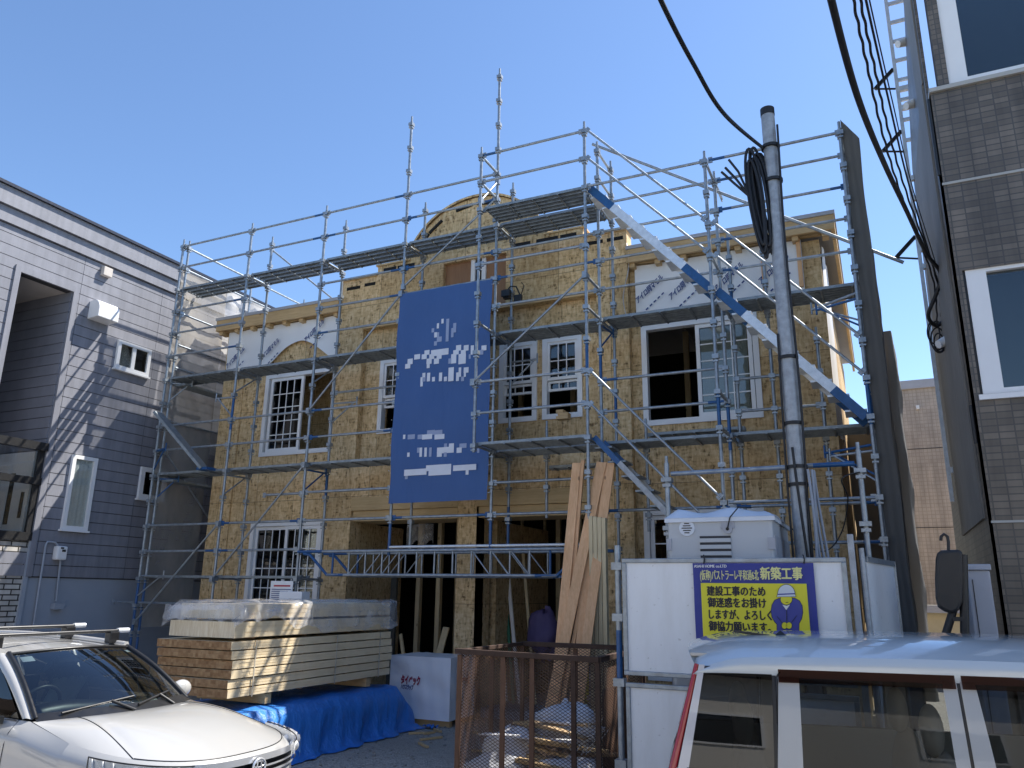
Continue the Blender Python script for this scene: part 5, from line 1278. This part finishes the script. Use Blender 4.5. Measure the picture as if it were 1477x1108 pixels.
for s_ in (-1, 1):
    A = lambda u: Vector((.62-.72*u, s_*(.745-.145*u), .955+.425*u+.03*math.sin(math.pi*u)))
    Bq = lambda u: wsf(u, (1-s_)/2*0+(1 if s_ > 0 else 0)) if u <= 1 else None
    m.grid([[Bq(i/12).lerp(A(i/12), j/4)+Vector((0, s_*.012*math.sin(math.pi*j/4), .012*math.sin(math.pi*j/4))) for j in range(5)] for i in range(13)])
    m.path([(.0-2.0*i/14, s_*(.585+.018*math.sin(math.pi*i/14)), 1.385+.055*math.sin(math.pi*min(1, i/14+.05)*.62)) for i in range(15)], .03, 6)
    for x, w_ in ((-.75, .05), (-1.55, .06), (-2.05, .09)): m.beam((x, s_*.755, .99), (x-.06, s_*.60, 1.40), .03, w_, (1, 0, 0))
part('pillar', m, 'paint_w', car, local=True)
for s_ in (-1, 1):
    m = surf(lambda u, v: Vector((.58-1.30*u-(.66*v if u < .02 else .66*v*(1-u)), s_*(.748-.15*v), .96+.015*u+.43*v+.02*math.sin(math.pi*v))), 10, 6); part('side_window', m, 'smoked', car, local=True)
    m = surf(lambda u, v: Vector((-.80-1.2*u-.03*v, s_*(.748-.15*v), .985+.41*v)), 8, 5); part('side_window', m, 'smoked', car, local=True)
    m = surf(lambda u, v: Vector((.60-1.32*u-(.66*v)*(1-u), s_*(.757-.135*v), .945+.03*v)), 6, 2); part('window_trim', m, 'trimblk', car, local=True)
m = surf(lambda u, v: Vector((-2.21+.2*u, .62*(2*v-1), 1.0+.4*u)), 6, 8); part('rear_window', m, 'smoked', car, local=True)
# shut lines
m = MB(); m.smooth = True
for v in (.167, .833): m.path([hood(u/20, v)+Vector((0, 0, .0015)) for u in range(21)], .0035, 5)
m.path([hood(.995, .17+.66*v/30)+Vector((.001, 0, .002)) for v in range(31)], .004, 5)
for s_ in (-1, 1): m.path([flank(s_)((1.2-x_)/3.4, k/10)+Vector((0, s_*.0015, 0)) for k, x_ in [(k, .62-.04*abs(5-k)/5) for k in range(11)]], .003, 5)
part('panel_gap', m, 'trimblk', car, local=True)
# headlamps, grille, badge
def hl(sg, lift):
    def f(u, v):
        t = sg*(.50+.86*u); z1 = zr(ring(t, .07).x)-.012; z0 = z1-.155+.05*u+.05*(1-u)**3; q = ring(t, -lift); return Vector((q.x, q.y, z0+(z1-z0)*v))
    return f
for sg in (-1, 1):
    h_ = part('headlight', surf(hl(sg, .010), 14, 6), 'lampback', car, local=True)
    m = MB()
    for u in (.30, .58):
        p = hl(sg, .02)(u, .45); m.ball(p, .042, 14, 8)
    for u in (.12, .2, .75, .85, .95): p = hl(sg, .018)(u, .1); q_ = hl(sg, .018)(u+.03, .9); m.tube(p, q_, .009, 6)
    part('reflector', m, 'vinyl', h_, local=True); part('lens', surf(hl(sg, .066), 14, 6), 'lens', h_, local=True)
    m = MB(); m.path([hl(sg, .03)(u/14, 1.02) for u in range(15)]+[hl(sg, .03)(1, 1-k/4) for k in range(1, 5)]+[hl(sg, .03)(1-u/14, -.02) for u in range(15)], .005, 6); part('surround', m, 'trimblk', h_, local=True)
def gr(z_hi, z_lo, lift):
    def f(u, v):
        t = (2*u-1)*.52; z1 = zr(ring(t, .07).x); q = ring(t, -lift); return Vector((q.x, q.y, z1-z_hi+(z_hi-z_lo)*(1-v)*1.0 if False else (z1-z_hi)+((z1-z_lo)-(z1-z_hi))*v))
    return f
part('grille', surf(gr(.035, .155, .006), 24, 4), 'trimblk', car, local=True)
m = surf(gr(.004, .050, .026), 28, 5); surf(lambda u, v: gr(.125, .142, .024)(u, v), 24, 2, m); surf(lambda u, v: gr(.085, .098, .022)(u, v), 24, 2, m)
part('grille_bar', m, 'chrome', car, local=True)
m = MB(); q = ring(0, -.04); zc = zr(q.x)-.07; m.path([(q.x+.006, .062*math.cos(t), zc+.055*math.sin(t)) for t in [2*math.pi*i/28 for i in range(28)]], .009, 8, closed=True)
m.path([(q.x+.006, .060*math.cos(t), zc+.020*math.sin(t)+.018) for t in [2*math.pi*i/20 for i in range(20)]], .006, 6, closed=True); m.path([(q.x+.006, .022*math.cos(t), zc+.052*math.sin(t)) for t in [2*math.pi*i/20 for i in range(20)]], .006, 6, closed=True)
part('badge', m, 'chrome', car, local=True)
m = MB(); m.tube((q.x-.03, 0, zc), (q.x+.0, 0, zc), .06, 20); part('badge_back', m, 'trimblk', car, local=True)
# wipers, mirrors, sticker
m = MB()
for a, b_ in ((.10, .50), (.48, .80)):
    p = wsf(.02, a)+Vector((.02, 0, .02)); q_ = wsf(.13, b_)+Vector((.012, 0, .014)); m.tube(p, q_, .010, 6); m.tube(wsf(.0, b_-.06)+Vector((.05, 0, .0)), wsf(.10, (a+b_)/2+.05)+Vector((.015, 0, .02)), .012, 6)
part('wiper', m, 'black', car, local=True)
for s_ in (-1, 1):
    m = MB(); m.ball((.40, s_*.92, 1.0), .1, 14, 10, (.62, 1.1, .78)); mm = part('door_mirror', m, 'paint_w', car, local=True)
    m = MB(); m.beam((.45, s_*.78, .945), (.42, s_*.86, .955), .06, .05); m.ball((.365, s_*.92, .985), .09, 12, 8, (.45, 1.05, .7)); part('mirror_base', m, 'trimblk', mm, local=True)
m = MB(); p = [wsf(a, b_) for a, b_ in ((.82, .06), (.82, .13), (.92, .13), (.92, .06))]; m.add([v+Vector((-.006, 0, -.006)) for v in p], [(0, 1, 2, 3)]); p = [wsf(a, b_) for a, b_ in ((.87, .90), (.87, .95), (.92, .95), (.92, .90))]; m.add([v+Vector((-.006, 0, -.006)) for v in p], [(0, 1, 2, 3)]); part('inspection_sticker', m, 'roofw', car, local=True)
# inside
m = MB(); m.box(.30, .86, -.66, .66, .6, .90); m.smooth = True; m.path([(.42, -.66+i*.11, .90+.03*math.sin(i*.5)) for i in range(13)], .10, 10); part('dashboard', m, 'trimblk', car, local=True, bevel=.0)
m = MB(); m.path([(.20+.06*math.sin(t), -.34+.18*math.cos(t), .955+.17*math.sin(t)) for t in [2*math.pi*i/28 for i in range(28)]], .016, 8, closed=True); m.ball((.22, -.34, .95), .06, 10, 6); m.beam((.2, -.5, .96), (.2, -.18, .96), .03, .03); part('steering_wheel', m, 'black', car, local=True)
for y in (-.36, .36):
    m = MB(); m.ball((-.42, y, .83), .30, 14, 10, (.32, .80, 1.3)); m.ball((-.50, y, 1.22), .12, 12, 8, (.5, 1.05, .8)); m.ball((-.1, y, .55), .3, 12, 8, (1.0, .85, .35)); part('seat', m, 'seat', car, local=True)
m = MB(); m.smooth = True; m.grid([[(-.16-.04*i+.012*math.sin(j*1.9+i), .02+.03*j+.01*math.sin(i*2), 1.13-.075*i**1.15+.012*math.sin(j*2.3)) for j in range(12)] for i in range(6)]); part('cloth', m, 'cloth', car, local=True)
m = MB(); m.box(-2.1, .5, -.76, .76, .25, .34); m.box(-1.4, -1.3, -.7, .7, .3, 1.05); part('cabin_floor', m, 'trimblk', car, local=True)
m = MB(); m.box(.02, .06, -.13, .13, 1.27, 1.33); part('rear_view_mirror', m, 'trimblk', car, local=True, bevel=.01)
for x, y in ((1.35, .80), (1.35, -.80), (-1.3, .80), (-1.3, -.80)): wheel(car, x, y)
MAT['darkbar'] = m_plain('dark_roof_bar', (.06, .06, .062), .3, .6)
# roof bars
for x, zb, zr_ in ((-.16, 1.508, 1.40), (-.78, 1.535, 1.42)):
    rb_ = MB(); rb_.tube((x, -.70, zb), (x, .70, zb), .017, 10)
    rk = part('roof_bar', rb_, 'darkbar', car, local=True)
    for s_ in (-1, 1):
        m = MB(); m.box(x-.04, x+.04, s_*.50, s_*.60, zr_, zb-.005); m.box(x-.03, x+.03, s_*.545, s_*.63, zr_-.07, zr_+.03); part('foot', m, 'trimblk', rk, local=True, bevel=.012)
        m = MB(); m.tube((x, s_*.60, zb+.001), (x, s_*.72, zb+.001), .024, 10); part('end_cap', m, 'alu', rk, local=True)

# ---- silver people carrier at lower right, seen on its right flank
va = rad(11); VO = Vector((-.97, 4.30, 0))+Vector((-math.sin(va), math.cos(va), 0))*.8
van = thing('silver_van', 'silver people carrier with dark windows and brown door visors at lower right', 'van', tuple(VO), va)
def vy(z): return .84 if z < .95 else .84-(.095)*((z-.95)/.55)**1.25
VS = -1
def vroof(u, v):
    vv = 2*v-1; x = -.02+2.9*u; e = min(1, u*9); zt = 1.655+.05*math.sin(math.pi*min(1, .15+u*.75))
    k = abs(vv)**3.2; return Vector((x+.06*abs(vv)**4*(1-e), .735*math.copysign(abs(vv)**.85, vv), zt*(1)-.095*k-.06*(1-e)**2))
m = surf(vroof, 30, 36)
for s_ in (-1, 1):
    def vs_(u, v, s_=s_):
        R_ = vroof(u, 1 if s_ > 0 else 0); p0 = Vector((R_.x-.03, s_*vy(1.5), 1.5)); q = p0.lerp(R_, v); q.y += s_*.010*math.sin(math.pi*v); return q
    surf(vs_, 30, 6, m)
part('roof', m, 'paint_s', van, local=True)
# flanks with window openings: strips between glass
def strip(x0b, x1b, x0t, x1t, z0, z1, s_, off=0., nz=8, nx=4):
    def f(u, v):
        z = z0+(z1-z0)*v; a = x0b+(x0t-x0b)*v; b_ = x1b+(x1t-x1b)*v; return Vector((a+(b_-a)*u, s_*(vy(z)+off), z))
    return surf(f, nx, nz)
for s_ in (-1, 1):
    m = MB(); m.smooth = True
    for q in (strip(-.10, 4.15, -.09, 4.15, .25, 1.06, s_, 0, 8, 40),): m.add(q.v, q.f)
    part('body_side', m, 'paint_s', van, local=True)
    m = strip(.40, .52, .44, .54, 1.06, 1.50, s_, .004); part('door_pillar', m, 'paint_w', van, local=True)
    m = strip(1.205, 1.268, 1.205, 1.268, 1.06, 1.58, s_, .004); q = strip(1.284, 1.38, 1.284, 1.345, 1.06, 1.58, s_, .004); m.add(q.v, q.f); part('door_pillar', m, 'paint_w', van, local=True)
    m = strip(1.268, 1.284, 1.268, 1.284, .3, 1.58, s_, .002); m.path([(.415, s_*(vy(1.3)+.004), 1.06), (.43, s_*(vy(1.48)+.006), 1.5), (.47, s_*(vy(1.57)+.006), 1.555), (.6, s_*(vy(1.58)+.004), 1.573), (1.32, s_*(vy(1.58)+.004), 1.575), (2.6, s_*(vy(1.58)+.004), 1.56)], .006, 6); part('door_gap', m, 'trimblk', van, local=True)
    m = strip(-.03, .385, .07, .41, 1.06, 1.545, s_, .006); part('quarter_window', m, 'smoked', van, local=True)
    m = strip(.385, .402, .41, .43, 1.06, 1.56, s_, .004); part('window_edge', m, 'trimblk', van, local=True)
    m = strip(.50, 1.22, .50, 1.22, 1.06, 1.555, s_, .0); part('door_window', m, 'clearglass', van, local=True)
    m = strip(1.36, 2.35, 1.33, 2.0, 1.06, 1.555, s_, .0); part('front_window', m, 'clearglass', van, local=True)
    m = strip(.44, 1.262, .44, 1.262, 1.478, 1.555, s_, .014, 4, 16); part('door_visor', m, 'visor', van, local=True)
    m = strip(1.29, 2.1, 1.29, 2.05, 1.478, 1.555, s_, .014, 4, 12); part('door_visor', m, 'visor', van, local=True)
    m = strip(.43, 2.5, .445, 2.4, 1.556, 1.573, s_, .005, 3, 20); part('window_frame', m, 'paint_w', van, local=True)
    m = strip(-.09, -.035, .045, .075, 1.02, 1.55, s_, .007); tl = part('tail_lamp', m, 'tail_clear', van, local=True)
    m = MB(); m.smooth = True; m.path([(-.115+.15*t-.02*math.sin(math.pi*t)*0, s_*(vy(1.02+.53*t)-.012), 1.02+.53*t) for t in [i/12 for i in range(13)]], .022, 8, .014); part('red_lens', m, 'tail_red', tl, local=True)
    m = strip(-.035, 2.6, -.035, 2.6, 1.045, 1.065, s_, .008, 2, 20); part('sill_trim', m, 'trimblk', van, local=True)
m = MB(); m.smooth = True
m.grid([[Vector((-.12-.03*(1-(2*j/12-1)**2)+(.16*(z-1.02)/.55 if z > 1.02 else 0), .82*(2*j/12-1)*(1 if z < 1 else 1-.11*(z-1)), z)) for j in range(13)] for z in (.25, .5, .8, 1.02)]); part('tailgate', m, 'paint_s', van, local=True)
m = MB(); m.smooth = True; m.grid([[Vector((-.14+.16*(z-1.02)/.55, .74*(2*j/12-1)*(1-.1*(z-1)), z)) for j in range(13)] for z in (1.03, 1.3, 1.58)]); part('rear_window', m, 'smoked', van, local=True)
m = surf(lambda u, v: Vector((2.86+.95*u, (.72+.08*u)*(2*v-1), 1.63-.60*u)), 10, 12); part('windscreen', m, 'windscreen', van, local=True)
m = surf(lambda u, v: Vector((3.75+.5*u, .80*(2*v-1)*(1-.1*u), 1.03-.25*u**2)), 8, 10); surf(lambda u, v: Vector((4.25+.06*math.sin(math.pi*u), .76*(2*v-1), .78-.5*u)), 6, 10, m); part('bonnet', m, 'paint_s', van, local=True)
m = MB(); m.box(-.05, 3.7, -.78, .78, .3, .42); m.box(2.9, 3.4, -.7, .7, .5, 1.02); part('cabin_floor', m, 'seat', van, local=True)
for x, ys in ((.30, (-.42, .42)), (1.25, (-.40, .40)), (2.15, (-.40, .40))):
    for y in ys:
        m = MB(); m.ball((x, y, .80), .30, 14, 10, (.33, .85, 1.15)); m.ball((x-.04, y, 1.235), .115, 12, 10, (.5, .9, 1.15)); m.tube((x-.02, y-.05, 1.05), (x-.03, y-.05, 1.2), .008, 6); m.tube((x-.02, y+.05, 1.05), (x-.03, y+.05, 1.2), .008, 6); m.ball((x+.25, y, .55), .3, 12, 8, (1, .85, .35)); part('seat', m, 'seat_b', van, local=True)
m = MB(); m.box(.0, 2.8, -.62, .62, 1.585, 1.60); part('headlining', m, 'seat_b', van, local=True)
for x, y in ((.75, .83), (.75, -.83), (3.35, .83), (3.35, -.83)): wheel(van, x, y)
m = MB(); m.beam((.50, -.30, 1.675), (.24, -.30, 1.705), .016, .014); m.add([(.56, -.33, 1.665), (.56, -.27, 1.665), (.44, -.27, 1.665), (.44, -.33, 1.665), (.50, -.305, 1.715), (.50, -.295, 1.715)], [(0, 1, 5, 4), (1, 2, 5), (2, 3, 4, 5), (3, 0, 4)]); part('aerial', m, 'black', van, local=True)

# ------------------------------------------------------------------ pale houses over the road, one mirrored in the windows, the unseen rest added to bounce sunlight
MAT['render'] = m_plain('pale_render', (.74, .70, .63), .85); MAT['eave'] = m_plain('brown_eave', (.10, .07, .05), .6)
oh = thing('opposite_house', 'pale two storey house across the road facing the silver van', 'house', (4.4, -9.5, 0), 0, 'houses across the road')
m = MB(); m.box(-5, 5, -8, 0, 0, 6.4); part('wall', m, 'render', oh, local=True)
m = MB(); m.prism([(-5.5, 6.4), (5.5, 6.4), (5.5, 6.65), (0, 7.6), (-5.5, 6.65)], 'y', -8.5, .5); part('roof', m, 'eave', oh, local=True)
for x0, x1, z0, z1 in ((-3.4, -1.6, 3.7, 5.0), (1.6, 3.4, 3.7, 5.0), (-3.6, -1.2, .9, 2.3)):
    wd = part('window', frame_mb(x0, x1, z0, z1, .002, .06, .08), 'vinyl', oh, local=True); m = MB(); m.box(x0+.08, x1-.08, .01, .02, z0+.08, z1-.08); part('pane', m, 'dark', wd, local=True)
m = MB(); m.box(1.9, 2.9, .002, .05, .1, 2.2); part('door', m, 'eave', oh, local=True)
for x, lab in ((-7.2, 'unseen pale two storey house across the road straight behind the viewer'), (-18.8, 'unseen pale two storey house across the road facing the white car'), (-30.4, 'unseen pale two storey house across the road farthest to the left'), (16, 'unseen pale two storey house across the road farthest to the right')):
    c = copy_tree(oh); c.location.x = x; c['label'] = lab
